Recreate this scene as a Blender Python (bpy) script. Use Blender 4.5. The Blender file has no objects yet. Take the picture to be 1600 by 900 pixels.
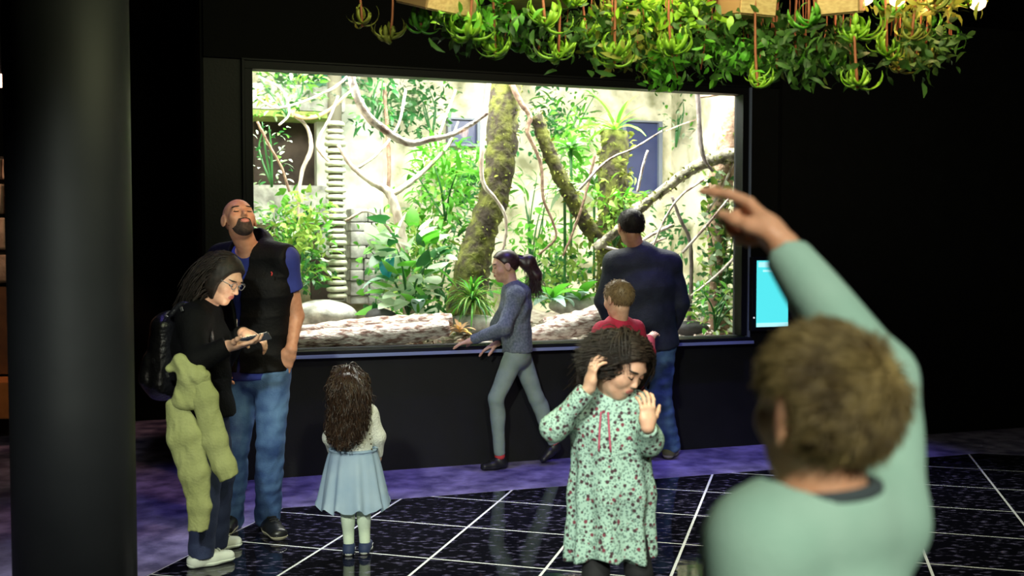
import bpy, bmesh, math, random
import numpy as np
from mathutils import Vector, Matrix
random.seed(7)
RNG = np.random.default_rng(11)
SC = bpy.context.scene
COL = SC.collection

# ------------------------------------------------------------------ camera
FPX, CAM_H = 1600.0, 1.5                       # focal length in pixels of a 1600 px wide frame, eye height
PITCH = math.atan(66 / FPX)
cam_data = bpy.data.cameras.new('camera')
cam_data.sensor_width = 36.0
cam_data.lens = 36.0
cam_data.clip_start = 0.05
cam_data.dof.use_dof = True
cam_data.dof.focus_distance = 5.6
cam_data.dof.aperture_fstop = 2.6
cam = bpy.data.objects.new('camera', cam_data)
cam.location = (0, 0, CAM_H)
cam.rotation_euler = (math.pi / 2 - PITCH, 0, 0)
COL.objects.link(cam)
SC.camera = cam

# ------------------------------------------------------------------ world, lights, exposure
SC.view_settings.view_transform = 'Standard'
SC.view_settings.look = 'None'
SC.view_settings.gamma = 1.0
SC.view_settings.use_curve_mapping = False
SC.view_settings.exposure = 0.0
world = bpy.data.worlds.new('world')
SC.world = world
world.use_nodes = True
world.node_tree.nodes['Background'].inputs[0].default_value = (0.10, 0.10, 0.16, 1)
world.node_tree.nodes['Background'].inputs[1].default_value = 0.008

WALL_ANG = math.atan(0.33)                      # the window wall recedes to the right
WA = np.array([math.cos(WALL_ANG), math.sin(WALL_ANG), 0.0])    # along the wall
WN = np.array([-math.sin(WALL_ANG), math.cos(WALL_ANG), 0.0])   # into the vivarium
W0 = np.array([0.0, 7.085, 0.0])

def W(s, t, z):
    p = W0 + WA * s + WN * t
    return np.array([p[0], p[1], z])

def light(kind, name, loc, target, energy, color, size=0.3, size_y=None, spot=60, blend=0.5, radius=0.1, spread=None):
    d = bpy.data.lights.new(name, kind)
    d.energy = energy
    d.color = color
    if kind == 'AREA':
        d.size = size
        if size_y:
            d.shape = 'RECTANGLE'
            d.size_y = size_y
        if spread:
            d.spread = math.radians(spread)
    if kind == 'SPOT':
        d.spot_size = math.radians(spot)
        d.spot_blend = blend
        d.shadow_soft_size = radius
    if kind == 'POINT':
        d.shadow_soft_size = radius
    o = bpy.data.objects.new(name, d)
    o.location = Vector(loc)
    dirv = Vector(target) - Vector(loc)
    o.rotation_euler = dirv.to_track_quat('-Z', 'Y').to_euler()
    COL.objects.link(o)
    return o

# lamps in the roof of the vivarium
for s_ in (-1.15, 0.25, 1.6):
    light('AREA', 'vivarium_lamp_light', W(s_, 0.75, 3.12), W(s_, 1.3, 0.8), 158, (1.0, 0.98, 0.90), 1.2, 0.8)
# ceiling spots of the hall, behind and above the visitors
light('SPOT', 'hall_spot_light', (-0.9, -0.6, 3.1), (-0.45, 4.6, 0.55), 850, (0.92, 1.0, 0.84), spot=40, blend=0.7, radius=0.12)
light('SPOT', 'hall_spot_light', (0.9, -1.4, 3.1), (0.42, 1.6, 1.15), 430, (1.0, 0.98, 0.80), spot=46, blend=0.8, radius=0.12)
light('SPOT', 'hall_spot_light', (0.1, 1.2, 3.1), (0.40, 3.5, 0.75), 230, (0.95, 1.0, 0.84), spot=34, blend=0.8, radius=0.10)
# blue-violet washers over the strip of floor at the window wall
for s_ in (-2.0, -1.0, 0.0, 1.1, 1.9):
    light('SPOT', 'violet_washer_light', W(s_, -1.0, 3.12), W(s_ + 0.1, -0.62, 0.0), 76 if s_ > -1.5 else 36, (0.26, 0.20, 1.0), spot=48, blend=0.6, radius=0.06)
light('SPOT', 'violet_washer_light', (-2.1, 5.3, 3.1), (-1.75, 5.3, 0.0), 14, (0.26, 0.20, 1.0), spot=62, blend=0.6, radius=0.06)
# warm lamps above the hanging planters, plus a fill and a wash for their leaves
light('SPOT', 'warm_spot_light', (0.15, 4.4, 3.1), (-1.35, 5.2, 1.45), 150, (1.0, 0.55, 0.30), spot=30, blend=0.6, radius=0.08)
light('POINT', 'planter_lamp_and_fill_light', (1.62, 4.15, 2.66), (0, 0, 0), 16, (1.0, 0.60, 0.30), radius=0.05)
light('POINT', 'planter_lamp_and_fill_light', (0.55, 4.0, 2.75), (0, 0, 0), 14, (1.0, 0.80, 0.45), radius=0.08)
light('POINT', 'planter_lamp_and_fill_light', (-0.25, 3.9, 2.9), (0, 0, 0), 14, (0.9, 1.0, 0.5), radius=0.08)  # added fill to lift the dim left clusters, no lamp there
light('AREA', 'planter_wash_light', (0.75, 2.9, 3.15), (0.75, 4.3, 2.3), 60, (0.95, 1.0, 0.55), 2.2, 0.3)
# lamp of the far stone niche behind the pillar
light('SPOT', 'niche_lamp_light', (-4.15, 7.2, 2.7), (-4.15, 8.0, 1.35), 50, (1.0, 0.55, 0.32), spot=58, blend=0.3, radius=0.1)

# ------------------------------------------------------------------ measuring helpers
def ray(x, y):
    u, v = (x - 800) / FPX, (450 - y) / FPX
    return np.array([u, math.cos(PITCH) + v * math.sin(PITCH), -math.sin(PITCH) + v * math.cos(PITCH)])

def P(x, y, d):                                 # point of the place seen at pixel x, y at distance d down the room
    r = ray(x, y)
    return np.array([0, 0, CAM_H]) + r * (d / r[1])

def V(x, y, t):                                 # the same for a plane t metres behind the window wall
    r = ray(x, y)
    k = (W0 + WN * t) @ WN / (r @ WN)
    return np.array([0, 0, CAM_H]) + r * k

def nrm(v):
    v = np.asarray(v, float)
    return v / (np.linalg.norm(v) + 1e-12)

# ------------------------------------------------------------------ materials
MATS = {}
def mat(name, col, rough=0.6, col2=None, scale=20.0, metal=0.0, bump=0.0, bscale=None, detail=4.0, spec=0.5,
        emit=None, estr=0.0, sub=0.0, trans=0.0, stretch=None, contrast=(0.35, 0.65), sheen=0.0):
    if name in MATS:
        return MATS[name]
    m = bpy.data.materials.new(name)
    m.use_nodes = True
    nt = m.node_tree
    b = nt.nodes['Principled BSDF']
    b.inputs['Base Color'].default_value = (*col, 1)
    b.inputs['Roughness'].default_value = rough
    b.inputs['Metallic'].default_value = metal
    b.inputs['Specular IOR Level'].default_value = spec
    if sheen:
        b.inputs['Sheen Weight'].default_value = sheen
    if sub:
        b.inputs['Subsurface Weight'].default_value = sub
        b.inputs['Subsurface Radius'].default_value = (0.010, 0.004, 0.002)
    if emit:
        b.inputs['Emission Color'].default_value = (*emit, 1)
        b.inputs['Emission Strength'].default_value = estr
    tc = nt.nodes.new('ShaderNodeTexCoord')
    vec = tc.outputs['Object']
    if stretch:
        mp = nt.nodes.new('ShaderNodeMapping')
        mp.inputs['Scale'].default_value = stretch
        nt.links.new(vec, mp.inputs['Vector'])
        vec = mp.outputs['Vector']
    if col2 is not None:
        n = nt.nodes.new('ShaderNodeTexNoise')
        n.inputs['Scale'].default_value = scale
        n.inputs['Detail'].default_value = detail
        nt.links.new(vec, n.inputs['Vector'])
        r = nt.nodes.new('ShaderNodeValToRGB')
        r.color_ramp.elements[0].position, r.color_ramp.elements[1].position = contrast
        r.color_ramp.elements[0].color = (*col, 1)
        r.color_ramp.elements[1].color = (*col2, 1)
        nt.links.new(n.outputs['Fac'], r.inputs['Fac'])
        nt.links.new(r.outputs['Color'], b.inputs['Base Color'])
    if bump:
        n2 = nt.nodes.new('ShaderNodeTexNoise')
        n2.inputs['Scale'].default_value = bscale or scale
        n2.inputs['Detail'].default_value = 5.0
        nt.links.new(vec, n2.inputs['Vector'])
        bp = nt.nodes.new('ShaderNodeBump')
        bp.inputs['Strength'].default_value = bump
        bp.inputs['Distance'].default_value = 0.02
        nt.links.new(n2.outputs['Fac'], bp.inputs['Height'])
        nt.links.new(bp.outputs['Normal'], b.inputs['Normal'])
    if trans:                                   # thin leaf or tulle that lets light through
        tr = nt.nodes.new('ShaderNodeBsdfTranslucent')
        tr.inputs['Color'].default_value = (*[min(1, c * 1.1) for c in col], 1)
        mx = nt.nodes.new('ShaderNodeMixShader')
        mx.inputs[0].default_value = trans
        nt.links.new(b.outputs[0], mx.inputs[1])
        nt.links.new(tr.outputs[0], mx.inputs[2])
        nt.links.new(mx.outputs[0], nt.nodes['Material Output'].inputs[0])
    MATS[name] = m
    return m

# ------------------------------------------------------------------ object helpers
def mesh_from(name, v, f, smooth=True):
    me = bpy.data.meshes.new(name)
    v = np.asarray(v, dtype=np.float32).reshape(-1, 3)
    if isinstance(f, np.ndarray):               # uniform polygons: fast path
        n, k = f.shape
        me.vertices.add(len(v)); me.vertices.foreach_set('co', v.ravel())
        me.loops.add(n * k); me.loops.foreach_set('vertex_index', f.ravel().astype(np.int32))
        me.polygons.add(n); me.polygons.foreach_set('loop_start', np.arange(0, n * k, k, dtype=np.int32))
        me.update(calc_edges=True)
    else:
        me.from_pydata([tuple(map(float, p)) for p in v], [], [tuple(map(int, q)) for q in f])
        me.update()
    if smooth and len(me.polygons):
        me.polygons.foreach_set('use_smooth', np.ones(len(me.polygons), dtype=bool))
    return me

def obj(name, me, m=None, parent=None, loc=None):
    o = bpy.data.objects.new(name, me)
    COL.objects.link(o)
    if m is not None and me is not None and len(me.materials) == 0:
        me.materials.append(m)
    if parent is not None:
        o.parent = parent
    if loc is not None:
        o.location = Vector([float(c) for c in loc])
    return o

def tag(o, label=None, cat=None, group=None, kind=None):
    if label: o['label'] = label
    if cat: o['category'] = cat
    if group: o['group'] = group
    if kind: o['kind'] = kind
    return o

def thing(name, label, cat, loc=(0, 0, 0), group=None):
    o = bpy.data.objects.new(name, None)
    o.empty_display_size = 0.05
    o.location = Vector([float(c) for c in loc])
    COL.objects.link(o)
    return tag(o, label, cat, group)

def wpart(name, v, f, m, root, smooth=True):     # a part given in world coordinates under a thing standing at root
    off = np.zeros(3); q = root
    while q is not None:
        off = off + np.array(q.location); q = q.parent
    v = np.asarray(v, float).reshape(-1, 3) - off
    return obj(name, mesh_from(name, v, f, smooth), m, root)

BOXF = [(0, 1, 3, 2), (4, 6, 7, 5), (0, 4, 5, 1), (2, 3, 7, 6), (0, 2, 6, 4), (1, 5, 7, 3)]
def box_v(c, ax, ay, az):                        # centre and three half-axis vectors
    c, ax, ay, az = (np.asarray(q, float) for q in (c, ax, ay, az))
    return [c + sx * ax + sy * ay + sz * az for sx in (-1, 1) for sy in (-1, 1) for sz in (-1, 1)]

def bevel(me, w, seg=2):
    bm = bmesh.new(); bm.from_mesh(me)
    bmesh.ops.recalc_face_normals(bm, faces=bm.faces)
    bmesh.ops.bevel(bm, geom=list(bm.edges), offset=w, segments=seg, affect='EDGES', profile=0.7)
    bm.to_mesh(me); bm.free()
    return me

def boxo(name, c, ax, ay, az, m, parent=None, bev=0.0, smooth=False):
    v = np.array(box_v(c, ax, ay, az))
    base = np.array(parent.matrix_world.translation if False else parent.location) if parent is not None else None
    o0 = np.asarray(c, float)
    me = mesh_from(name, v - o0, BOXF, smooth)
    bm = bmesh.new(); bm.from_mesh(me); bmesh.ops.recalc_face_normals(bm, faces=bm.faces); bm.to_mesh(me); bm.free()
    if bev: bevel(me, bev)
    p = o0
    q = parent
    while q is not None:
        p = p - np.array(q.location); q = q.parent
    return obj(name, me, m, parent, p)

def wbox(name, s0, s1, t0, t1, z0, z1, m, parent=None, bev=0.0):   # box in wall coordinates
    c = W((s0 + s1) / 2, (t0 + t1) / 2, (z0 + z1) / 2)
    return boxo(name, c, WA * (s1 - s0) / 2, WN * (t1 - t0) / 2, np.array([0, 0, (z1 - z0) / 2]), m, parent, bev)

def catmull(pts, n):
    pts = np.asarray(pts, float)
    p = np.vstack([2 * pts[0] - pts[1], pts, 2 * pts[-1] - pts[-2]])
    out = []
    for i in range(1, len(p) - 2):
        for t in np.linspace(0, 1, n, endpoint=False):
            a, b, c, d = p[i - 1], p[i], p[i + 1], p[i + 2]
            out.append(0.5 * (2 * b + (c - a) * t + (2 * a - 5 * b + 4 * c - d) * t * t + (3 * b - a - 3 * c + d) * t ** 3))
    out.append(p[-2])
    return np.array(out)

def tube_vf(pts, rad, sides=8, n=4, rough=0.0, seed=0, caps=True):
    pr = np.column_stack([np.asarray(pts, float), np.broadcast_to(np.asarray(rad, float), (len(pts),))])
    c = catmull(pr, n) if n > 1 else pr
    rg = np.random.default_rng(seed)
    N = len(c)
    tan = np.gradient(c[:, :3], axis=0)
    tan /= np.linalg.norm(tan, axis=1)[:, None] + 1e-9
    u = nrm(np.cross(tan[0], [0.31, 0.17, 0.93]))
    v = []
    for i in range(N):
        u = nrm(u - tan[i] * (u @ tan[i])); w = np.cross(tan[i], u)
        a = np.arange(sides) * 2 * math.pi / sides
        r = c[i, 3] * (1 + rough * rg.uniform(-1, 1, sides))
        v.append(c[i, :3] + (np.cos(a) * r)[:, None] * u + (np.sin(a) * r)[:, None] * w)
    v = np.vstack(v)
    f = [(i * sides + j, i * sides + (j + 1) % sides, (i + 1) * sides + (j + 1) % sides, (i + 1) * sides + j)
         for i in range(N - 1) for j in range(sides)]
    if caps:
        f.append(tuple(range(sides))[::-1]); f.append(tuple((N - 1) * sides + j for j in range(sides)))
    return v, f

def tubeo(name, pts, rad, m, parent=None, sides=8, n=4, rough=0.0, seed=0):
    v, f = tube_vf(pts, rad, sides, n, rough, seed)
    o0 = np.asarray(pts[0], float) if parent is None else np.array(parent.location)
    o = obj(name, mesh_from(name, v - o0, f), m, parent)
    if parent is None:
        o.location = Vector(o0.tolist())
    return o

def merge(parts):
    V_, F_ = [], []
    k = 0
    for v, f in parts:
        V_.append(np.asarray(v, float)); F_ += [tuple(i + k for i in q) for q in f]; k += len(v)
    return np.vstack(V_), F_

# ------------------------------------------------------------------ distance fields: bodies, clothes, rocks
def cap(a, b, ra, rb=None, k=0.02):
    a, b = np.asarray(a, float), np.asarray(b, float); rb = ra if rb is None else rb
    ba = b - a; L2 = ba @ ba + 1e-12
    def fn(X, Y, Z):
        x, y, z = X - a[0], Y - a[1], Z - a[2]
        h = np.clip((x * ba[0] + y * ba[1] + z * ba[2]) / L2, 0, 1)
        return np.sqrt((x - ba[0] * h) ** 2 + (y - ba[1] * h) ** 2 + (z - ba[2] * h) ** 2) - (ra + (rb - ra) * h)
    r = max(ra, rb)
    return [fn, np.minimum(a, b) - r, np.maximum(a, b) + r, k, '+']

def ecap(a, b, ra, rb, u, k=0.03):               # tapered capsule of elliptic section; ra, rb = (along u, across u)
    a, b = np.asarray(a, float), np.asarray(b, float)
    ba = b - a; L2 = ba @ ba + 1e-12; w = nrm(ba)
    u = nrm(np.asarray(u, float) - w * (np.asarray(u, float) @ w)); v = np.cross(w, u)
    def fn(X, Y, Z):
        x, y, z = X - a[0], Y - a[1], Z - a[2]
        h = np.clip((x * ba[0] + y * ba[1] + z * ba[2]) / L2, 0, 1)
        x, y, z = x - ba[0] * h, y - ba[1] * h, z - ba[2] * h
        ru = ra[0] + (rb[0] - ra[0]) * h; rv = ra[1] + (rb[1] - ra[1]) * h; rw = np.minimum(ru, rv)
        du = (x * u[0] + y * u[1] + z * u[2]); dv = (x * v[0] + y * v[1] + z * v[2]); dw = (x * w[0] + y * w[1] + z * w[2])
        k0 = np.sqrt((du / ru) ** 2 + (dv / rv) ** 2 + (dw / rw) ** 2)
        k1 = np.sqrt((du / ru ** 2) ** 2 + (dv / rv ** 2) ** 2 + (dw / rw ** 2) ** 2) + 1e-6
        return k0 * (k0 - 1) / k1
    r = max(*ra, *rb)
    return [fn, np.minimum(a, b) - r, np.maximum(a, b) + r, k, '+']

def ell(c, r, R=None, k=0.02, op='+'):
    c = np.asarray(c, float); r = np.asarray(r, float); R = np.eye(3) if R is None else R
    def fn(X, Y, Z):
        x, y, z = X - c[0], Y - c[1], Z - c[2]
        q = [(x * R[0, i] + y * R[1, i] + z * R[2, i]) for i in range(3)]
        k0 = np.sqrt(sum((q[i] / r[i]) ** 2 for i in range(3)))
        k1 = np.sqrt(sum((q[i] / r[i] ** 2) ** 2 for i in range(3))) + 1e-6
        return k0 * (k0 - 1) / k1
    m = r.max()
    return [fn, c - m, c + m, k, op]

def cut(p, pt, n):                               # keep the side against n
    fn, lo, hi, k, op = p
    pt, n = np.asarray(pt, float), nrm(n)
    def f2(X, Y, Z):
        return np.maximum(fn(X, Y, Z), (X - pt[0]) * n[0] + (Y - pt[1]) * n[1] + (Z - pt[2]) * n[2])
    return [f2, lo, hi, k, op]

def infl(prims, o):
    out = []
    for fn, lo, hi, k, op in prims:
        out.append([(lambda X, Y, Z, fn=fn, s=(1 if op == '+' else -1): fn(X, Y, Z) - o * s), lo - abs(o), hi + abs(o), k, op])
    return out

def evalf(prims, xs, ys, zs, band=0.03):
    D = np.full((len(xs), len(ys), len(zs)), 0.5, dtype=np.float32)
    for fn, lo, hi, k, op in prims:
        m = max(k, band)
        i0, i1 = np.searchsorted(xs, [lo[0] - m, hi[0] + m]); j0, j1 = np.searchsorted(ys, [lo[1] - m, hi[1] + m])
        k0, k1 = np.searchsorted(zs, [lo[2] - m, hi[2] + m])
        if i1 <= i0 or j1 <= j0 or k1 <= k0: continue
        d = fn(xs[i0:i1, None, None], ys[None, j0:j1, None], zs[None, None, k0:k1]).astype(np.float32)
        S = D[i0:i1, j0:j1, k0:k1]
        if op == '+':
            h = np.clip(0.5 + 0.5 * (S - d) / k, 0, 1)
            D[i0:i1, j0:j1, k0:k1] = S + (d - S) * h - k * h * (1 - h)
        else:
            h = np.clip(0.5 - 0.5 * (S + d) / k, 0, 1)
            D[i0:i1, j0:j1, k0:k1] = S + (-d - S) * h + k * h * (1 - h)
    return D

def surfnets(D, xs, ys, zs):
    S = D < 0
    n = [s - 1 for s in D.shape]
    c = np.zeros(n, dtype=np.int8)
    for a in (0, 1):
        for b in (0, 1):
            for e in (0, 1):
                c += S[a:a + n[0], b:b + n[1], e:e + n[2]]
    act = (c > 0) & (c < 8)
    idx = np.full(n, -1, dtype=np.int32)
    I = np.argwhere(act)
    if len(I) == 0:
        return np.zeros((0, 3)), np.zeros((0, 4), int)
    idx[act] = np.arange(len(I))
    acc = np.zeros((len(I), 3)); cnt = np.zeros(len(I))
    C = [xs, ys, zs]
    for ax in range(3):
        o1, o2 = [q for q in range(3) if q != ax]
        for a in (0, 1):
            for b in (0, 1):
                A = I.copy(); A[:, o1] += a; A[:, o2] += b
                B = A.copy(); B[:, ax] += 1
                d0 = D[A[:, 0], A[:, 1], A[:, 2]]; d1 = D[B[:, 0], B[:, 1], B[:, 2]]
                m = (d0 < 0) != (d1 < 0)
                t = d0[m] / (d0[m] - d1[m])
                pos = np.stack([C[q][A[m, q]] for q in range(3)], 1)
                pos[:, ax] += t * (C[ax][B[m, ax]] - C[ax][A[m, ax]])
                acc[m] += pos; cnt[m] += 1
    v = acc / cnt[:, None]
    F = []
    for ax in range(3):
        o1, o2 = (ax + 1) % 3, (ax + 2) % 3
        sl0 = [slice(None)] * 3; sl1 = [slice(None)] * 3
        sl0[ax] = slice(0, -1); sl1[ax] = slice(1, None)
        s0, s1 = S[tuple(sl0)], S[tuple(sl1)]
        E = np.argwhere(s0 != s1)
        ok = (E[:, o1] > 0) & (E[:, o2] > 0) & (E[:, o1] < n[o1]) & (E[:, o2] < n[o2])
        E = E[ok]
        q = []
        for a, b in ((1, 1), (0, 1), (0, 0), (1, 0)):
            T = E.copy(); T[:, o1] -= a; T[:, o2] -= b
            q.append(idx[T[:, 0], T[:, 1], T[:, 2]])
        q = np.stack(q, 1)
        flip = ~s0[E[:, 0], E[:, 1], E[:, 2]]
        q[flip] = q[flip][:, ::-1]
        F.append(q)
    F = np.vstack(F)
    return v, F[(F >= 0).all(1)]

def smooth_v(v, F, it):
    for _ in range(it):
        a = np.zeros_like(v); c = np.zeros(len(v))
        for i in range(4):
            for j in (1, 3):
                np.add.at(a, F[:, i], v[F[:, (i + j) % 4]]); np.add.at(c, F[:, i], 1)
        c[c == 0] = 1
        v = v * 0.5 + 0.5 * a / c[:, None]
    return v

def field_mesh(prims, res, lo=None, hi=None, post=None, fine=(), it=1):
    """surface of a distance field; fine = [(lo, hi, res)] boxes sampled more closely"""
    LO = np.min([p[1] for p in prims if p[4] == '+'], 0) - 0.02 if lo is None else np.asarray(lo, float)
    HI = np.max([p[2] for p in prims if p[4] == '+'], 0) + 0.02 if hi is None else np.asarray(hi, float)
    def run(lo, hi, r):
        ax = [np.arange(lo[i], hi[i] + r, r) for i in range(3)]
        D = evalf(prims, *ax, band=max(0.03, 4 * r))
        if post is not None:
            D = post(D, ax[0][:, None, None], ax[1][None, :, None], ax[2][None, None, :])
        v, F = surfnets(D, *ax)
        return (smooth_v(v, F, it), F) if len(v) and it else (v, F)
    v, F = run(LO, HI, res)
    out = [(v, F)]
    for flo, fhi, r in fine:
        flo, fhi = np.asarray(flo, float), np.asarray(fhi, float)
        fv, fF = run(flo, fhi, r)
        v, F = out[0]
        c = v[F].mean(1)
        ins = ((c > flo + 1.3 * res) & (c < fhi - 1.3 * res)).all(1)
        out[0] = (v, F[~ins]); out.append((fv, fF))
    k = 0; VV = []; FF = []
    for v, F in out:
        VV.append(v); FF.append(F + k); k += len(v)
    return np.vstack(VV), np.vstack(FF)

def wave(X, Y, Z, seed=0, f=30.0, st=(1, 1, 1)):  # smooth crumple noise from a few warped sines
    rg = np.random.default_rng(seed)
    o = 0
    for i in range(4):
        k = nrm(rg.normal(size=3)) * np.array(st) * f * (1 + 0.5 * i); k2 = rg.normal(size=3) * f * 0.35
        ph = rg.uniform(0, 6)
        o = o + np.sin(X * k[0] + Y * k[1] + Z * k[2] + ph + 1.6 * np.sin(X * k2[0] + Y * k2[1] + Z * k2[2])) / (1 + 0.6 * i)
    return (o / 2.2).astype(np.float32)

# ------------------------------------------------------------------ hair strands, leaves
def strand_mesh(paths, w0, w1=0.2, sides=3):
    """paths: (n, k, 3); three-sided tapering strands in one mesh"""
    paths = np.asarray(paths, float); n, k, _ = paths.shape
    tan = np.gradient(paths, axis=1); tan /= np.linalg.norm(tan, axis=2, keepdims=True) + 1e-9
    ref = RNG.normal(size=(n, 1, 3))
    u = np.cross(tan, ref); u /= np.linalg.norm(u, axis=2, keepdims=True) + 1e-9
    w = np.cross(tan, u)
    t = np.linspace(0, 1, k)
    r = (w0 * (1 - t) + w0 * w1 * t)[None, :, None] * RNG.uniform(0.7, 1.3, (n, 1, 1))
    V_ = np.stack([paths + r * (math.cos(a) * u + math.sin(a) * w) for a in np.arange(sides) * 2 * math.pi / sides], 2)
    b = (np.arange(n) * k * sides)[:, None, None] + (np.arange(k - 1) * sides)[None, :, None]
    j = np.arange(sides)[None, None, :]; j2 = (j + 1) % sides
    F = np.stack([b + j, b + j2, b + sides + j2, b + sides + j], -1).reshape(-1, 4)
    return V_.reshape(-1, 3), F

def blade(L, wd, droop=0.4, seg=6, fold=0.15, tip=1.0, base=0.25, curl=0.0, thick=0.0):
    """one leaf growing along +Y from the origin, arching; returns mesh arrays"""
    v, f = [], []
    p = np.array([0.0, 0.0]); ang = 0.0
    for i in range(seg + 1):
        t = i / seg
        w = wd * max(0.03, (base + (1 - base) * math.sin(min(1, t * 1.6) * math.pi / 2)) * (1 - t ** (2.2 * tip)) ** 0.8) / 2
        up = fold * w
        v += [(-w, p[0], p[1] + up), (0, p[0], p[1]), (w, p[0], p[1] + up)]
        if thick: v += [(0, p[0] , p[1] - thick * (1 - 0.8 * t))]
        ang = -droop * t * 1.6 + curl * t
        p = p + np.array([math.cos(ang), math.sin(ang)]) * L / seg
    s = 4 if thick else 3
    for i in range(seg):
        a, b = i * s, (i + 1) * s
        f += [(a, a + 1, b + 1, b), (a + 1, a + 2, b + 2, b + 1)]
        if thick: f += [(a + 3, a, b, b + 3), (a + 2, a + 3, b + 3, b + 2)]
    return np.array(v, float), f

def frond(L, n=9, wl=0.3, droop=0.5, lw=0.12):
    parts = []
    c, f = blade(L, L * 0.03, droop, 8)
    parts.append((c, f))
    for i in range(n):
        t = (i + 1.2) / (n + 1)
        k = t * 8; i0 = min(7, int(k)); fr = k - i0
        p = c[i0 * 3 + 1] * (1 - fr) + c[(i0 + 1) * 3 + 1] * fr
        l = L * wl * math.sin(math.pi * (0.18 + 0.8 * t)) + 0.01
        for s in (-1, 1):
            bv, bf = blade(l, l * lw * 2.2, 0.3, 2)
            a = s * 1.05
            R = np.array([[math.cos(a), math.sin(a), 0], [-math.sin(a), math.cos(a), 0], [0, 0, 1]])
            parts.append((bv @ R.T + p, bf))
    return merge(parts)

def heart(L, wd):
    v = [(0, 0, 0)]
    pr = [(0.0, 0.0), (0.38, -0.12), (0.5, 0.12), (0.42, 0.45), (0.2, 0.8), (0.0, 1.0)]
    f = []
    vs = []
    for x, y in pr:
        vs += [(-x * wd, y * L, 0.12 * x * wd - 0.15 * y * y * L), (0, max(y, 0) * L, -0.15 * max(y, 0) ** 2 * L), (x * wd, y * L, 0.12 * x * wd - 0.15 * y * y * L)]
    for i in range(len(pr) - 1):
        a, b = i * 3, (i + 1) * 3
        f += [(a, a + 1, b + 1, b), (a + 1, a + 2, b + 2, b + 1)]
    return np.array(vs, float), f

def aim(loc, direction, roll=0.0, sc=1.0, up=(0, 0, 1)):
    """matrix whose +Y points along direction"""
    y = nrm(direction); z = np.asarray(up, float); z = z - y * (z @ y)
    if np.linalg.norm(z) < 1e-3: z = np.cross(y, [1, 0, 0])
    z = nrm(z); x = np.cross(y, z)
    c, s = math.cos(roll), math.sin(roll)
    x, z = x * c + z * s, z * c - x * s
    M = Matrix.Identity(4)
    for i in range(3):
        M[i][0], M[i][1], M[i][2], M[i][3] = x[i] * sc, y[i] * sc, z[i] * sc, loc[i]
    return M

def sub_obj(name, me, parent, M):
    o = bpy.data.objects.new(name, me)
    COL.objects.link(o)
    o.parent = parent
    o.matrix_local = M
    return o
# ================================================================== the setting
M_WALL = mat('dark_paint', (0.0040, 0.0040, 0.0055), 0.6, (0.006, 0.006, 0.008), 6, spec=0.3, bump=0.08, bscale=60)
M_HEAD = mat('black_paint', (0.0015, 0.0015, 0.002), 0.8, spec=0.15)
M_FLOOR = mat('violet_lit_concrete', (0.085, 0.07, 0.20), 0.5, (0.36, 0.31, 0.60), 7, bump=0.25, bscale=30, detail=8)  # part of the violet light on the floor is put into this colour
M_TILE = mat('black_glass_tile', (0.004, 0.004, 0.008), 0.05, (0.20, 0.18, 0.34), 16, bump=0.02, bscale=9, detail=9, contrast=(0.55, 0.78), stretch=(1, 2.2, 1))
M_JOINT = mat('pale_joint', (0.88, 0.90, 0.94), 0.35)
M_FRAME = mat('black_frame_metal', (0.006, 0.0065, 0.010), 0.55, spec=0.2)
M_LIP = mat('blue_lit_aluminium', (0.30, 0.36, 0.62), 0.35, metal=0.3)  # blue highlight along the edge strips painted into the base colour
M_PLASTER = mat('pale_plaster', (0.26, 0.26, 0.15), 0.9, (0.78, 0.72, 0.55), 3.4, bump=0.9, bscale=8, detail=10, contrast=(0.36, 0.56))

def struct(o):
    o['kind'] = 'structure'
    return o

struct(boxo('floor', (0, 4.0, -0.056), (7, 0, 0), (0, 8.0, 0), (0, 0, 0.05), M_FLOOR))
struct(boxo('ceiling', (0, 3.0, 3.28), (7, 0, 0), (0, 9.0, 0), (0, 0, 0.04), M_HEAD))

# glass floor tiles: a 0.575 m grid turned 16 degrees, ending in a strip before the wall
TA = math.radians(16.0)
TM = np.array([math.cos(TA), -math.sin(TA)]); TN = np.array([math.sin(TA), math.cos(TA)])
STEP = 0.573
def clip_poly(poly, pt, n):                       # keep side against n
    out = []
    for i in range(len(poly)):
        a, b = poly[i], poly[(i + 1) % len(poly)]
        da, db = (a - pt) @ n, (b - pt) @ n
        if da <= 0: out.append(a)
        if (da < 0) != (db < 0) and abs(da - db) > 1e-9: out.append(a + (b - a) * da / (da - db))
    return out
edge_pt, edge_n = (W0 + WN * -0.80)[:2], WN[:2]
floor_obj = bpy.data.objects['floor']
def slab(name, poly, z0, z1, m, parent):
    poly = np.array(poly); n = len(poly)
    c = poly.mean(0)
    v = [(*(p - c), z) for z in (0, z1 - z0) for p in poly]
    f = [tuple(range(n))[::-1], tuple(range(n, 2 * n))] + [(i, (i + 1) % n, n + (i + 1) % n, n + i) for i in range(n)]
    me = mesh_from(name, v, f, False)
    o = obj(name, me, m, parent)
    o.location = Vector((c[0] - parent.location.x, c[1] - parent.location.y, z0 - parent.location.z))
    return o
bed = []
g = 0.007
for i in range(-5, 5):
    for j in range(2, 14):
        a0, b0 = i * STEP, -0.02 + j * STEP
        q = [TM * (a0 + da) + TN * (b0 + db) for da, db in ((g, g), (STEP - g, g), (STEP - g, STEP - g), (g, STEP - g))]
        q = clip_poly(q, edge_pt - edge_n * 0.006, edge_n)
        if len(q) < 3: continue
        qa = np.array(q)
        if np.ptp(qa[:, 0]) < 0.03: continue
        slab('floor_tile', q, -0.004, 0.0, M_TILE, floor_obj)
q = [TM * -5 * STEP + TN * 1.1, TM * 5 * STEP + TN * 1.1, TM * 5 * STEP + TN * 8, TM * -5 * STEP + TN * 8]
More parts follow.
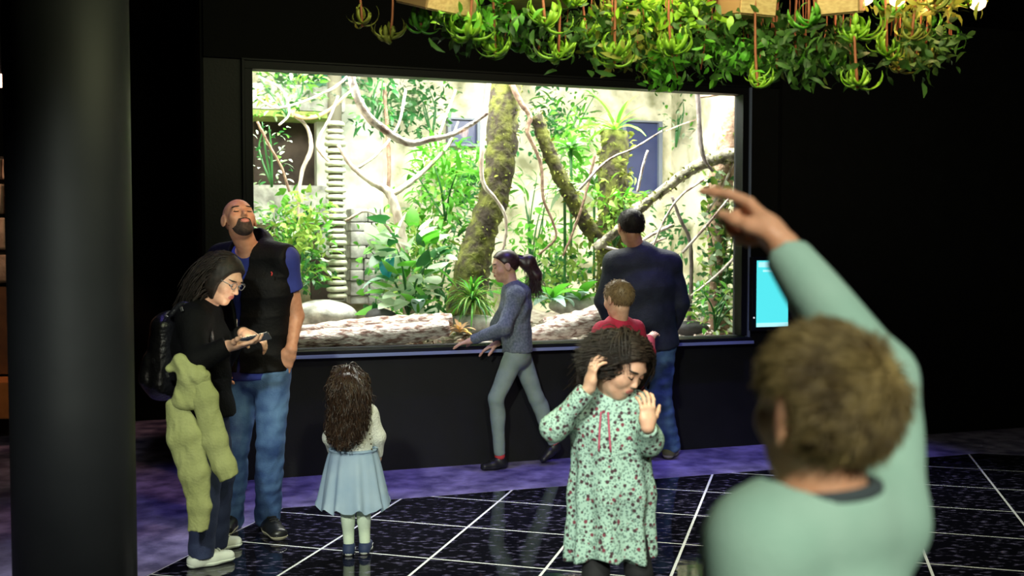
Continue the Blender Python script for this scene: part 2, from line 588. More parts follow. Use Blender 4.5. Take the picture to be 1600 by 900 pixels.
slab('joint_bed', clip_poly(q, edge_pt, edge_n), -0.006, -0.0012, M_JOINT, floor_obj)

# window wall, one mesh with the opening
SW0, SW1, ZW0, ZW1 = -1.735, 1.79, 0.828, 2.618
wall = thing('wall_window', None, None, W(0, 0.15, 0)); struct(wall)
def wallpiece(name, s0, s1, t0, t1, z0, z1, m=M_WALL):
    return wbox(name, s0, s1, t0, t1, z0, z1, m, wall)
wallpiece('lower_wall_panel', -2.03, 2.11, 0.0, 0.18, -0.006, ZW0 - 0.05)
wallpiece('left_wall_panel', -2.03, SW0 - 0.05, 0.0, 0.18, ZW0 - 0.05, ZW1 + 0.06)
wallpiece('right_wall_panel', SW1 + 0.05, 2.11, 0.0, 0.18, ZW0 - 0.05, ZW1 + 0.06)
wallpiece('wall_header', -2.03, 2.11, -0.03, 0.18, ZW1 + 0.06, 3.24, M_HEAD)
wallpiece('wall_return_panel', 2.11, 6.5, -0.05, 0.18, -0.006, 3.24)
wallpiece('wall_corner_panel', -2.05, -2.03, 0.0, 4.2, -0.006, 3.24, M_HEAD)
struct(wbox('wall_back', -7.0, -2.03, 2.6, 2.75, -0.006, 3.24, M_HEAD))

# vivarium shell
ZG = 0.74
struct(wbox('wall_vivarium_back', -2.8, 3.2, 2.75, 2.9, 0.3, 3.24, M_PLASTER))
struct(wbox('wall_vivarium_left', -2.03, -1.97, 0.18, 2.75, 0.3, 3.24, M_PLASTER))
struct(wbox('wall_vivarium_right', 2.62, 2.7, 0.18, 2.75, 0.3, 3.24, M_PLASTER))

# window frame, sill, pane
win = thing('window_1', None, None, W(0, 0, ZW0)); struct(win)
fw = 0.05
wbox('frame_bar', SW0 - fw, SW1 + fw, -0.03, 0.08, ZW1, ZW1 + fw, M_FRAME, win, 0.004)
wbox('frame_bar', SW0 - fw, SW0, -0.03, 0.08, ZW0, ZW1, M_FRAME, win, 0.004)
wbox('frame_bar', SW1, SW1 + fw, -0.03, 0.08, ZW0, ZW1, M_FRAME, win, 0.004)
wbox('window_sill', SW0 - fw, SW1 + fw, -0.10, 0.16, ZW0 - 0.05, ZW0 - 0.006, M_FRAME, win, 0.006)
wbox('sill_edge', SW0 - fw, SW1 + fw + 0.01, -0.112, -0.101, ZW0 - 0.052, ZW0 - 0.030, M_LIP, win, 0.002)
wbox('frame_edge', SW1 + fw, SW1 + fw + 0.016, -0.045, 0.0, ZW0 - 0.05, ZW1 + fw, M_LIP, win, 0.002)
wbox('frame_edge', SW0 - fw - 0.016, SW1 + fw + 0.016, -0.045, 0.0, ZW1 + fw, ZW1 + fw + 0.012, M_FRAME, win, 0.002)
wbox('frame_edge', SW0 - fw - 0.016, SW0 - fw, -0.045, 0.0, ZW0 - 0.05, ZW1 + fw, M_FRAME, win, 0.002)
mg = bpy.data.materials.new('window_glass'); mg.use_nodes = True
nt = mg.node_tree
tb = nt.nodes.new('ShaderNodeBsdfTransparent'); tb.inputs[0].default_value = (0.96, 0.98, 0.97, 1)
gb = nt.nodes.new('ShaderNodeBsdfGlossy'); gb.inputs['Roughness'].default_value = 0.02
fr = nt.nodes.new('ShaderNodeFresnel'); fr.inputs[0].default_value = 1.12   # anti-reflective display glass
mx = nt.nodes.new('ShaderNodeMixShader')
nt.links.new(fr.outputs[0], mx.inputs[0]); nt.links.new(tb.outputs[0], mx.inputs[1]); nt.links.new(gb.outputs[0], mx.inputs[2])
nt.links.new(mx.outputs[0], nt.nodes['Material Output'].inputs[0])
wbox('glass_pane', SW0, SW1, 0.06, 0.072, ZW0 - 0.006, ZW1, mg, win)

# information screen right of the window
scr = thing('information_screen', 'cyan lit information screen on the wall right of the window', 'screen', W(2.03, -0.05, 1.15))
M_SCR = mat('screen_cyan', (0.05, 0.3, 0.3), 0.3, emit=(0.10, 0.86, 0.90), estr=0.95)
M_SCR2 = mat('screen_white', (0.3, 0.5, 0.5), 0.3, emit=(0.45, 0.95, 0.98), estr=1.0)
a0 = V(1178, 408, -0.05); a1 = V(1226, 507, -0.05)
s_l, s_r = (a0 - W0) @ WA, (a1 - W0) @ WA
zt, zb = a0[2] + 0.005, a1[2] - 0.01
wbox('housing', s_l - 0.035, s_r + 0.025, -0.09, 0.0, zb - 0.03, zt + 0.025, M_FRAME, scr, 0.006)
wbox('screen', s_l, s_r, -0.094, -0.089, zb, zt, M_SCR, scr)
wbox('heading_band', s_l + 0.012, s_r - 0.012, -0.096, -0.093, zt - 0.05, zt - 0.012, M_SCR2, scr)
wbox('footer_band', s_l, s_r, -0.096, -0.093, zb, zb + 0.03, M_SCR2, scr)
wbox('text_line', s_l + 0.05, s_r - 0.05, -0.0965, -0.093, zt - 0.085, zt - 0.07, M_SCR2, scr)
v, f = tube_vf([W(s_l - 0.02, -0.094, zb + 0.07), W(s_l - 0.02, -0.088, zb + 0.07)], 0.007, 8, 1)
wpart('status_light', v, f, mat('status_white', (0.8, 0.8, 0.8), 0.4, emit=(1, 1, 1), estr=0.6), scr)

# round pillar on the left
M_PIL = mat('charcoal_column_paint', (0.009, 0.010, 0.0135), 0.6, (0.012, 0.013, 0.017), 3, spec=0.35, bump=0.05, bscale=8)
pc = P(112, 500, 4.0)
pil = thing('pillar', 'thick dark round pillar at the left edge', 'pillar', (pc[0], 4.0, 0))
def lathe(prof, n=48):
    v = [(r * math.cos(a), r * math.sin(a), z) for r, z in prof for a in np.arange(n) * 2 * math.pi / n]
    f = [(i * n + j, i * n + (j + 1) % n, (i + 1) * n + (j + 1) % n, (i + 1) * n + j) for i in range(len(prof) - 1) for j in range(n)]
    f.append(tuple((len(prof) - 1) * n + j for j in range(n))); f.append(tuple(range(n))[::-1])
    return np.array(v), f
rp = 0.228
v, f = lathe([(rp, 0), (rp, 0.9), (rp, 1.8), (rp, 3.24)])
obj('column_shaft', mesh_from('column_shaft', v, f), M_PIL, pil)
v, f = lathe([(rp + 0.03, 0), (rp + 0.03, 0.02), (rp + 0.004, 0.03)])
obj('base_ring', mesh_from('base_ring', v, f), M_FRAME, pil)

# stone niche far left behind the pillar
nic = thing('stone_niche', 'warm lit stone wall with an orange ledge behind the pillar', 'wall', (-4.2, 8.0, 0))
M_ST = mat('warm_stone', (0.20, 0.15, 0.12), 0.85, (0.38, 0.30, 0.25), 9, bump=0.6, bscale=18)
boxo('mortar_backing', (-4.2, 8.1, 1.1), (0.45, 0, 0), (0, 0.04, 0), (0, 0, 1.1), mat('mortar', (0.05, 0.04, 0.04), 0.9), nic)
rg = np.random.default_rng(4)
for (z0, z1) in ((1.2, 1.44), (1.45, 1.72), (1.73, 1.98), (2.0, 2.18)):
    x = -4.65
    while x < -3.77:
        w_ = rg.uniform(0.16, 0.3)
        o = boxo('stone', (x + w_ / 2, 8.02 + rg.uniform(-0.02, 0.02), (z0 + z1) / 2 + rg.uniform(-.01, .01)), (w_ / 2 - 0.012, 0, rg.uniform(-.012, .012)), (0, 0.06, 0), (rg.uniform(-.01, .01), 0, (z1 - z0) / 2 - 0.01), M_ST, nic, 0.02, True)
        x += w_
boxo('wooden_panel', (-4.2, 8.0, 0.84), (0.45, 0, 0), (0, 0.05, 0), (0, 0, 0.34), mat('dark_brown_wood', (0.10, 0.05, 0.03), 0.6, (0.16, 0.08, 0.04), 10), nic)
boxo('ledge', (-4.2, 7.86, 0.34), (0.45, 0, 0), (0, 0.22, 0), (0, 0, 0.14), mat('orange_wood', (0.45, 0.16, 0.05), 0.5, (0.6, 0.22, 0.07), 8), nic, 0.01)
lampn = thing('niche_lamp', 'small glowing lamp above the stone niche at the left edge', 'lamp', P(1, 126, 7.8))
v, f = lathe([(0.02, -0.05), (0.045, -0.03), (0.05, 0.0), (0.03, 0.03), (0.012, 0.05)], 14)
obj('lamp_shade', mesh_from('lamp_shade', v, f), mat('lamp_glow', (1, .8, .6), 0.4, emit=(1.0, 0.6, 0.45), estr=4), lampn)
v, f = tube_vf([(0, 0, 0.05), (0, 0, 0.28), (0, 0, 3.24 - lampn.location.z)], 0.006, 6, 1)
obj('cord', mesh_from('cord', v, f), M_FRAME, lampn)

# ================================================================== inside the vivarium
M_BARK = mat('pale_bark', (0.22, 0.16, 0.12), 0.85, (0.56, 0.50, 0.44), 16, bump=0.8, bscale=26, stretch=(1, 1, 0.4))
M_BARKD = mat('brown_bark', (0.13, 0.075, 0.05), 0.9, (0.27, 0.18, 0.12), 18, bump=0.9, bscale=30)
M_MOSSB = mat('mossy_bark', (0.030, 0.022, 0.012), 0.95, (0.11, 0.12, 0.018), 11, bump=1.0, bscale=22, contrast=(0.40, 0.62))
M_MOSS = mat('yellow_green_moss', (0.10, 0.12, 0.015), 0.95, (0.24, 0.27, 0.04), 14, trans=0.2)
M_VINE = mat('pale_vine_bark', (0.58, 0.52, 0.48), 0.75, (0.20, 0.13, 0.11), 14, bump=0.8, bscale=30, contrast=(0.45, 0.62))
M_SOIL = mat('leaf_litter_ground', (0.22, 0.16, 0.13), 0.95, (0.62, 0.55, 0.50), 12, bump=1.0, bscale=20, contrast=(0.3, 0.6))
M_LEAF = mat('bright_green_leaf', (0.07, 0.30, 0.02), 0.45, (0.17, 0.46, 0.05), 6, trans=0.35)
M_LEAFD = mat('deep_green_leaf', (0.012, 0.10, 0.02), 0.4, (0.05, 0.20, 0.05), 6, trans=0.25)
M_LEAFP = mat('pale_green_leaf', (0.50, 0.66, 0.46), 0.35, (0.66, 0.76, 0.62), 5, trans=0.25)
M_LEAFY = mat('yellow_green_leaf', (0.17, 0.31, 0.04), 0.5, (0.30, 0.42, 0.08), 6, trans=0.35)
M_LEAFB = mat('dry_brown_leaf', (0.36, 0.20, 0.10), 0.8, (0.52, 0.34, 0.18), 9, trans=0.2)
M_ROCK = mat('grey_rock', (0.20, 0.20, 0.18), 0.9, (0.52, 0.52, 0.48), 9, bump=0.8, bscale=14)
M_DROCK = mat('dark_rock', (0.02, 0.02, 0.025), 0.7, (0.05, 0.05, 0.055), 8, bump=0.6, bscale=14)
M_CAVE = mat('cave_shade_rock', (0.018, 0.012, 0.008), 0.95, (0.05, 0.035, 0.025), 6, bump=0.6)  # shade of the hollows put into the colour
M_NAVY = mat('navy_panel', (0.02, 0.03, 0.10), 0.3, (0.035, 0.045, 0.13), 5)

# ground
gx = np.linspace(-1.97, 2.62, 60); gt = np.linspace(0.16, 2.75, 36)
gv = []
rg = np.random.default_rng(3)
for s_ in gx:
    for t_ in gt:
        z = ZG + 0.035 * t_ + 0.03 * math.sin(s_ * 5 + t_ * 3) + 0.02 * math.sin(s_ * 13 - t_ * 9) + rg.uniform(-.008, .008)
        if s_ < -0.6: z += 0.06 * min(1, (-0.6 - s_) * 2) * min(1, t_)
        gv.append(W(s_, t_, z))
n2 = len(gt)
gf = np.array([(i * n2 + j, (i + 1) * n2 + j, (i + 1) * n2 + j + 1, i * n2 + j + 1) for i in range(len(gx) - 1) for j in range(n2 - 1)])
go = obj('floor_vivarium', mesh_from('floor_vivarium', gv, gf), M_SOIL); struct(go)

lit = []
fl0 = blade(0.07, 0.035, 0.6, 3)
for i in range(2200):
    s_, t_ = rg.uniform(-1.9, 2.5), rg.uniform(0.2, 1.7) ** 1.0
    M = aim((0, 0, 0), [rg.normal(), rg.normal(), rg.normal() * 0.25], rg.uniform(-1, 1), rg.uniform(0.5, 1.5))
    R = np.array(M)[:3, :3]
    lit.append((fl0[0] @ R.T + W(s_, t_, ZG + 0.035 * t_ + (0.06 * min(1, (-0.6 - s_) * 2) * min(1, t_) if s_ < -.6 else 0) + rg.uniform(0.015, 0.05)), fl0[1]))
v, f = merge(lit)
o = obj('leaf_litter', mesh_from('leaf_litter', v, f), mat('pinkish_leaf_litter', (0.25, 0.13, 0.10), 0.9, (0.75, 0.66, 0.60), 14, contrast=(0.42, 0.55)))
tag(o, 'loose dry leaf litter covering the vivarium ground', 'leaf litter', kind='stuff')

# cave opening as a solid block in painted shade, upper left, with mossy lintel
cv = thing('rock_cave', 'dark square cave opening with mossy lintel in the vivarium', 'cave', V(440, 290, 2.5))
def vbox(name, x0, x1, y0, y1, t0, t1, m, parent=None, bev=0.0):
    A, B = V(x0, y0, t0), V(x1, y1, t0)
    return wbox(name, (A - W0) @ WA, (B - W0) @ WA, t0, t1, B[2], A[2], m, parent, bev)
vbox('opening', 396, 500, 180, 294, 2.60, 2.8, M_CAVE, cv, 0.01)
vbox('lintel', 392, 540, 128, 176, 2.25, 2.75, M_ROCK, cv, 0.03)
vbox('moss_edge', 392, 532, 170, 186, 2.2, 2.7, mat('lintel_moss', (0.16, 0.26, 0.05), 0.95, (0.30, 0.36, 0.10), 12, bump=1, bscale=20), cv, 0.02)
vbox('sill_rock', 392, 512, 288, 350, 2.3, 2.75, M_ROCK, cv, 0.03)
vbox('jamb_rock', 494, 600, 160, 470, 2.45, 2.75, mat('grey_plaster', (0.28, 0.30, 0.24), 0.9, (0.56, 0.58, 0.50), 4, bump=0.5, bscale=9), cv, 0.02)
vbox('low_recess_shade', 486, 516, 400, 468, 2.35, 2.44, M_CAVE, cv, 0.01)  # dark slab standing in for a shaded recess

# dark panels in the back wall
for lab, x0, x1, y0, y1 in (('small navy framed panel left of the mossy trunk', 703, 748, 186, 226), ('tall navy framed panel behind the stump on the right', 976, 1032, 190, 300)):
    p_ = thing('wall_panel', lab, 'panel', V(x0, y1, 2.68), 'navy panels in the vivarium wall')
    vbox('panel_face', x0, x1, y0, y1, 2.70, 2.76, M_NAVY, p_)
    for q in ((x0 - 3, x1 + 3, y0 - 3, y0 + 2), (x0 - 3, x1 + 3, y1 - 2, y1 + 3), (x0 - 3, x0 + 2, y0, y1), (x1 - 2, x1 + 3, y0, y1)):
        vbox('panel_frame', *q, 2.66, 2.74, mat('grey_panel_frame', (0.15, 0.17, 0.22), 0.5), p_)

# ringed palm trunk
rt = thing('ringed_palm_trunk', 'pale palm trunk of stacked rings left of the stone wall', 'tree trunk', V(527, 468, 1.7))
M_RING = mat('ring_bark', (0.34, 0.36, 0.25), 0.8, (0.54, 0.55, 0.43), 10, bump=0.4)
A, B = V(523, 190, 1.7), V(527, 468, 1.7)
v, f = tube_vf([B, A, A + np.array([0, 0, 0.6])], 0.058, 14, 1)
wpart('core', v, f, mat('ring_gap', (0.07, 0.065, 0.04), 0.9), rt)
nr = 27
rv, rf = lathe([(0.058, 0), (0.086, 0.008), (0.090, 0.024), (0.082, 0.040), (0.058, 0.047)], 18)
rme = mesh_from('trunk_ring', rv, rf); rme.materials.append(M_RING)
for i in range(nr):
    c = B + (A - B) * (i + 0.2) / nr - np.array(rt.location)
    sub_obj('trunk_ring', rme, rt, Matrix.Translation(Vector(c.tolist())) @ Matrix.Rotation(0.06 * math.sin(i * 2.1), 4, 'X') @ Matrix.Scale(0.9 + 0.1 * math.sin(i * 1.7), 4))

# dry stone wall
sw = thing('dry_stone_wall', 'stacked grey stone wall beside the ringed palm trunk', 'stone wall', V(575, 475, 2.2))
rg = np.random.default_rng(21)
y = 326
while y < 470:
    h = rg.uniform(13, 24); x = 548
    while x < 606:
        w_ = rg.uniform(18, 34)
        vbox('stone', x, min(x + w_, 610) - 1.2, y, y + h - 1.2, 2.1 + rg.uniform(0, 0.05), 2.4, M_ROCK, sw, 0.012)
        x += w_
    y += h

def branch(name, label, cat, pts, rad, t, m, sides=9, rough=0.14, moss=0, group=None, mossm=None, seed=None):
    W3 = [V(x, y, t[i] if isinstance(t, (list, tuple)) else t) for i, (x, y) in enumerate(pts)]
    th = thing(name, label, cat, W3[-1] if W3[-1][2] < W3[0][2] else W3[0], group)
    v, f = tube_vf(W3, rad, sides, 7, rough, seed=seed if seed is not None else int(pts[0][0]))
    wpart('bark', v, f, m, th)
    if moss:
        rr = np.broadcast_to(np.asarray(rad, float), (len(pts),))
        c = catmull(np.column_stack([np.array(W3), rr]), 20)
        rg = np.random.default_rng(int(pts[0][1]))
        parts = []
        b = blade(0.035, 0.018, 0.8, 2)
        for _ in range(moss):
            q = c[rg.integers(len(c))]
            d = nrm(rg.normal(size=3) + np.array([0.5, -0.3, 0.2]))
            M = np.array(aim((0, 0, 0), d + rg.normal(size=3) * 0.4, rg.uniform(-2, 2), rg.uniform(0.6, 1.5)))[:3, :3]
            parts.append((b[0] @ M.T + q[:3] + d * q[3] * 0.93, b[1]))
        mv, mf = merge(parts)
        o = wpart('moss', mv, mf, mossm or M_MOSS, th); o['kind'] = 'stuff'
    return th

branch('mossy_tree', 'thick mossy tree trunk in the middle of the window', 'tree trunk', [(792, 96), (788, 140), (784, 220), (773, 300), (752, 365), (737, 425), (728, 500)], [0.135, 0.125, 0.12, 0.115, 0.12, 0.135, 0.17], 0.95, M_MOSSB, 14, 0.12, 520)
branch('climbing_root', 'brown root twisting down the mossy trunk', 'root', [(764, 130), (757, 190), (752, 260), (757, 290), (775, 312), (790, 340), (788, 380), (778, 402)], [0.018, 0.018, 0.018, 0.016, 0.014, 0.013, 0.012, 0.010], 0.76, M_BARK, 7)
branch('side_branch', 'bare grey branch dropping from the top right of the trunk', 'branch', [(795, 120), (812, 158), (828, 182), (824, 205), (836, 232), (846, 262), (849, 310), (863, 345), (868, 372), (842, 398)], [0.024, 0.022, 0.02, 0.018, 0.016, 0.014, 0.012, 0.011, 0.010, 0.009], 0.8, M_BARKD, 8)
branch('mossy_branch', 'mossy branch slanting down right from the trunk', 'branch', [(838, 180), (852, 222), (868, 262), (888, 300), (910, 340), (932, 372), (952, 392)], [0.05, 0.055, 0.055, 0.06, 0.06, 0.06, 0.05], 0.9, M_MOSSB, 10, 0.16, 200)
branch('white_vine', 'thick pale vine looping across the upper left glass', 'vine', [(548, 100), (552, 135), (572, 178), (605, 206), (640, 224), (672, 218), (708, 210), (740, 192), (762, 176)], [0.028, 0.03, 0.03, 0.028, 0.026, 0.022, 0.018, 0.016, 0.015], 0.55, M_VINE, 9, 0.14)
branch('forked_sapling', 'pale forked sapling behind the broad leaved creeper', 'tree trunk', [(528, 226), (548, 258), (580, 284), (606, 300), (622, 340), (630, 400), (640, 490)], [0.014, 0.018, 0.024, 0.032, 0.04, 0.045, 0.05], 1.05, M_BARK, 9, 0.18)
branch('forked_limb', 'pale limb reaching up right from the forked sapling', 'branch', [(612, 304), (640, 286), (668, 262), (700, 228), (716, 190)], [0.028, 0.022, 0.016, 0.012, 0.008], 1.08, M_BARK, 8, 0.18)
branch('hanging_liana', 'thin liana curving below the mossy lintel', 'vine', [(432, 146), (448, 172), (478, 196), (486, 232), (472, 268), (466, 320), (468, 360)], [0.014] * 3 + [0.02, 0.018, 0.014, 0.012], 1.5, M_BARK, 6)
branch('arched_twig', 'ochre arched twig under the lintel', 'branch', [(446, 172), (474, 184), (508, 176), (548, 142)], [0.016, 0.02, 0.016, 0.012], 1.45, mat('ochre_bark', (0.40, 0.26, 0.12), 0.8, (0.55, 0.38, 0.2), 12), 6)
branch('wispy_vine', 'fine vine hanging beside the ringed trunk', 'vine', [(528, 150), (516, 182), (496, 222), (502, 240), (514, 252)], 0.011, 1.4, M_BARK, 6)
branch('mossy_bough', 'long mossy bough rising to the right frame', 'branch', [(930, 388), (962, 362), (1000, 326), (1040, 294), (1082, 264), (1120, 248), (1160, 240)], [0.035, 0.035, 0.036, 0.04, 0.045, 0.055, 0.06], 0.6, mat('grey_mossy_bark', (0.07, 0.06, 0.04), 0.95, (0.36, 0.34, 0.26), 14, bump=1.0, bscale=24), 10, 0.2, 260)
branch('upright_stem', 'slim dark stem hanging into the mossy bough', 'branch', [(1089, 130), (1092, 180), (1095, 225), (1102, 252), (1114, 268)], [0.022, 0.02, 0.02, 0.016, 0.012], 0.55, mat('dark_grey_bark', (0.09, 0.07, 0.07), 0.9, (0.2, 0.17, 0.16), 14, bump=.6), 7)
branch('ivy_tree', 'ivy wrapped trunk beside the right window frame', 'tree trunk', [(1150, 150), (1142, 200), (1130, 262), (1122, 340), (1122, 430), (1126, 520)], [0.05, 0.07, 0.10, 0.085, 0.08, 0.09], 0.75, M_BARKD, 10, 0.15, 170, mossm=M_LEAFY)
branch('thin_stem', 'slim dark stem leaning behind the man in the dark jacket', 'branch', [(1050, 308), (1064, 345), (1078, 378), (1080, 440), (1076, 505)], [0.012, 0.014, 0.016, 0.017, 0.018], 0.7, mat('dark_grey_bark', (0, 0, 0)), 7)
for i, (pts, lab) in enumerate((([(1154, 396), (1118, 432), (1080, 462)], 'bare pale stick crossing the ivy trunk low down'),
                                ([(1066, 395), (1104, 352), (1146, 300), (1160, 270)], 'bare pale stick rising towards the right frame'),
                                ([(905, 296), (948, 252), (990, 232), (1034, 205)], 'pale twig in front of the navy panel'),
                                ([(996, 300), (1004, 262), (1012, 235)], 'short upright twig in front of the navy panel'),
                                ([(1100, 340), (1130, 290), (1156, 232)], 'pale twig beside the ivy trunk'),
                                ([(944, 386), (985, 392), (1040, 372)], 'pale twig beside the head of the man'))):
    branch('bare_stick', lab, 'branch', pts, [0.012, 0.011, 0.009, 0.007][:len(pts)], 0.42 + 0.05 * i, M_VINE, 6)
branch('rusty_root', 'reddish root slanting down at the upper right corner', 'root', [(1166, 180), (1150, 214), (1130, 246)], [0.04, 0.03, 0.02], 1.2, mat('red_bark', (0.28, 0.10, 0.08), 0.9, (0.42, 0.2, 0.16), 12), 8)

# stump with moss on the right
st = thing('mossy_stump', 'tall yellow mossy stump left of the navy panel', 'tree stump', V(958, 470, 1.2))
v, f = tube_vf([V(958, 480, 1.2), V(956, 400, 1.2), V(958, 300, 1.2), V(962, 205, 1.2)], [0.14, 0.125, 0.125, 0.11], 14, 7, 0.12, 5)
wpart('bark', v, f, M_MOSSB, st)
rg = np.random.default_rng(8); parts = []; b = blade(0.05, 0.025, 0.8, 2)
for _ in range(420):
    a, h = rg.uniform(0, 6.28), rg.uniform(0, 1)
    q = V(958, 480, 1.2) * (1 - h) + V(962, 205, 1.2) * h
    d = np.array([math.cos(a), math.sin(a), 0])
    M = np.array(aim((0, 0, 0), d + rg.normal(size=3) * 0.5, rg.uniform(-2, 2), rg.uniform(0.6, 1.5)))[:3, :3]
    parts.append((b[0] @ M.T + q + d * 0.118, b[1]))
mv, mf = merge(parts)
wpart('moss', mv, mf, M_MOSS, st)['kind'] = 'stuff'

# logs and rocks along the glass
for lab, pts, r, t in (('pale weathered log lying along the left glass', [(458, 534), (540, 528), (620, 522), (700, 512)], [0.06, 0.07, 0.075, 0.06], 0.22),
                       ('pinkish log lying behind the front left log', [(470, 520), (560, 512), (640, 507), (705, 500)], [0.05, 0.065, 0.07, 0.05], 0.42),
                       ('grey log with rough bark right of the walking girl', [(826, 528), (870, 516), (910, 503), (950, 488), (1010, 470)], [0.07, 0.085, 0.09, 0.085, 0.06], 0.36),
                       ('thin pale root between the leaf litter on the right', [(850, 502), (880, 498), (930, 485)], [0.03, 0.035, 0.02], 0.6)):
    W3 = [V(x, y, t) for x, y in pts]
    th = thing('log', lab, 'log', W3[0], 'logs on the vivarium ground')
    v, f = tube_vf(W3, r, 12, 8, 0.13, int(pts[0][0]))
    wpart('bark', v, f, mat('pinkish_log_bark', (0.20, 0.11, 0.09), 0.85, (0.66, 0.58, 0.54), 17, bump=1.0, bscale=30, contrast=(0.38, 0.58), stretch=(1, 1, 3)), th)
def rock(name, label, c, r, m, seed):
    pr = [ell(c, r, k=0.05)]
    v, F = field_mesh(pr, 0.02, post=lambda D, X, Y, Z: D + 0.25 * min(r) * wave(X, Y, Z, seed, 2.2 / max(r)))
    th = obj(name, mesh_from(name, v - np.asarray(c), F), m); th.location = Vector([float(q) for q in c])
    return tag(th, label, 'rock')
rock('boulder', 'dark wet boulder under the broad leaved creeper', V(600, 500, 0.62), (0.14, 0.10, 0.09), M_DROCK, 1)
rock('boulder', 'flat pale boulder at the foot of the ringed trunk', V(500, 492, 1.3), (0.30, 0.2, 0.10), M_ROCK, 2)
rock('boulder', 'dark flat rock in the right corner behind the glass', V(1080, 512, 0.5), (0.16, 0.1, 0.06), M_DROCK, 3)
rock('boulder', 'grey boulder behind the grey log on the right', V(905, 478, 1.1), (0.26, 0.16, 0.09), M_ROCK, 4)
rock('boulder', 'pale boulder under the spiky grass clump', V(735, 505, 0.7), (0.2, 0.14, 0.08), M_ROCK, 5)

def lmesh(name, vf, m, smooth=True):
    me = mesh_from(name, vf[0], vf[1], smooth); me.materials.append(m); return me
def rosette(name, label, cat, base, meshes, n, elev=(0.2, 1.3), sc=(0.7, 1.2), seed=0, group=None, az=(0, 6.283), stem=None, leaf='leaf'):
    rg = np.random.default_rng(seed)
    th = thing(name, label, cat, base, group)
    for i in range(n):
        a = az[0] + (az[1] - az[0]) * (i + rg.uniform(-0.35, 0.35)) / n
        e = rg.uniform(*elev)
        d = [math.cos(a) * math.cos(e), math.sin(a) * math.cos(e), math.sin(e)]
        sub_obj(leaf, meshes[i % len(meshes)], th, aim((0, 0, 0.01 * i / n), d, rg.uniform(-0.3, 0.3), rg.uniform(*sc)))
    if stem:
        v, f = tube_vf([(0, 0, -stem), (0.005, 0, -stem / 2), (0, 0, 0.02)], 0.012, 6, 2)
        obj('stem', mesh_from('stem', v, f), M_LEAFD, th)
    return th
def bush(name, label, cat, x0, x1, y0, y1, t, meshes, n, seed=0, group=None, deep=0.18, sc=(0.7, 1.3), droop=-0.2, stems=4, stemm=None):
    """leafy plant filling a frame of the vivarium; every leaf an object on its stems"""
    rg = np.random.default_rng(seed)
    base = V((x0 + x1) / 2, y1, t)
    th = thing(name, label, cat, base, group)
    ends = []
    for k in range(stems):
        e = V(rg.uniform(x0, x1), y0 + rg.uniform(0, 0.4) * (y1 - y0), t) + WN * rg.uniform(-deep, deep) - base
        mid = e * 0.5 + rg.normal(size=3) * 0.03 + np.array([0, 0, 0.03])
        v, f = tube_vf([(0, 0, 0), mid, e], [0.010, 0.008, 0.004], 5, 4)
        obj('stem', mesh_from('stem', v, f), stemm or M_LEAFD, th)
        ends.append((mid, e))
    for i in range(n):
        p = V(rg.uniform(x0, x1), rg.uniform(y0, y1), t) + WN * rg.uniform(-deep, deep) - base
        c = np.array([0, 0, p[2] * 0.6])
        d = nrm(p - c + 1e-6) + rg.normal(size=3) * 0.5 - WN * 0.25 + np.array([0, 0, droop])
        sub_obj('leaf', meshes[rg.integers(len(meshes))], th, aim(p, d, rg.uniform(-0.6, 0.6), rg.uniform(*sc)))
    return th

LB = [lmesh('leaf', blade(0.16, 0.045, 0.6), M_LEAF), lmesh('leaf', blade(0.13, 0.05, 0.9), M_LEAF)]
LBD = [lmesh('leaf', blade(0.12, 0.04, 0.6), M_LEAFD), lmesh('leaf', blade(0.10, 0.045, 0.9), M_LEAFD)]
LY = [lmesh('leaf', blade(0.10, 0.04, 0.7), M_LEAFY), lmesh('leaf', blade(0.08, 0.035, 0.5), M_LEAF)]
LS = [lmesh('leaf', blade(0.06, 0.034, 0.6, 4), M_LEAF), lmesh('leaf', blade(0.055, 0.03, 0.4, 4), M_LEAFP), lmesh('leaf', blade(0.06, 0.032, 0.4, 4), M_LEAFD)]
LP = [lmesh('leaf', blade(0.06, 0.03, 0.6, 4), M_LEAFP), lmesh('leaf', blade(0.07, 0.03, 0.5, 4), M_LEAFP), lmesh('leaf', blade(0.055, 0.03, 0.5, 4), M_LEAFD)]
LH = [lmesh('leaf', heart(0.13, 0.11), M_LEAFP), lmesh('leaf', heart(0.15, 0.12), M_LEAF), lmesh('leaf', heart(0.12, 0.10), M_LEAFD), lmesh('leaf', heart(0.13, 0.11), M_LEAFP)]
LIVY = [lmesh('leaf', heart(0.05, 0.05), M_LEAFP), lmesh('leaf', heart(0.06, 0.055), M_LEAFY), lmesh('leaf', heart(0.05, 0.05), M_LEAFD)]
LSTRAP = [lmesh('leaf', blade(0.42, 0.055, 0.55, 8), M_LEAF), lmesh('leaf', blade(0.36, 0.06, 0.8, 8), mat('lime_leaf', (0.24, 0.62, 0.05), 0.4, (0.36, 0.7, 0.12), 5, trans=0.4))]
LGRASS = [lmesh('leaf', blade(0.24, 0.014, 1.1, 6), M_LEAF), lmesh('leaf', blade(0.22, 0.014, 1.4, 6), M_LEAFY), lmesh('leaf', blade(0.2, 0.013, 0.8, 6), M_LEAFD)]
LFROND = [lmesh('frond', frond(0.45, 11, 0.3, 0.6), M_LEAF, False), lmesh('frond', frond(0.38, 10, 0.3, 0.9), M_LEAFD, False)]
LFRONDD = [lmesh('frond', frond(0.5, 12, 0.32, 0.4), mat('teal_palm_leaf', (0.03, 0.22, 0.14), 0.4, trans=0.3), False)]
LBIG = [lmesh('leaf', blade(0.30, 0.13, 0.7, 7), M_LEAF), lmesh('leaf', blade(0.26, 0.12, 0.9, 7), mat('blue_green_leaf', (0.36, 0.58, 0.52), 0.35, (0.5, 0.7, 0.64), 5, trans=0.25))]

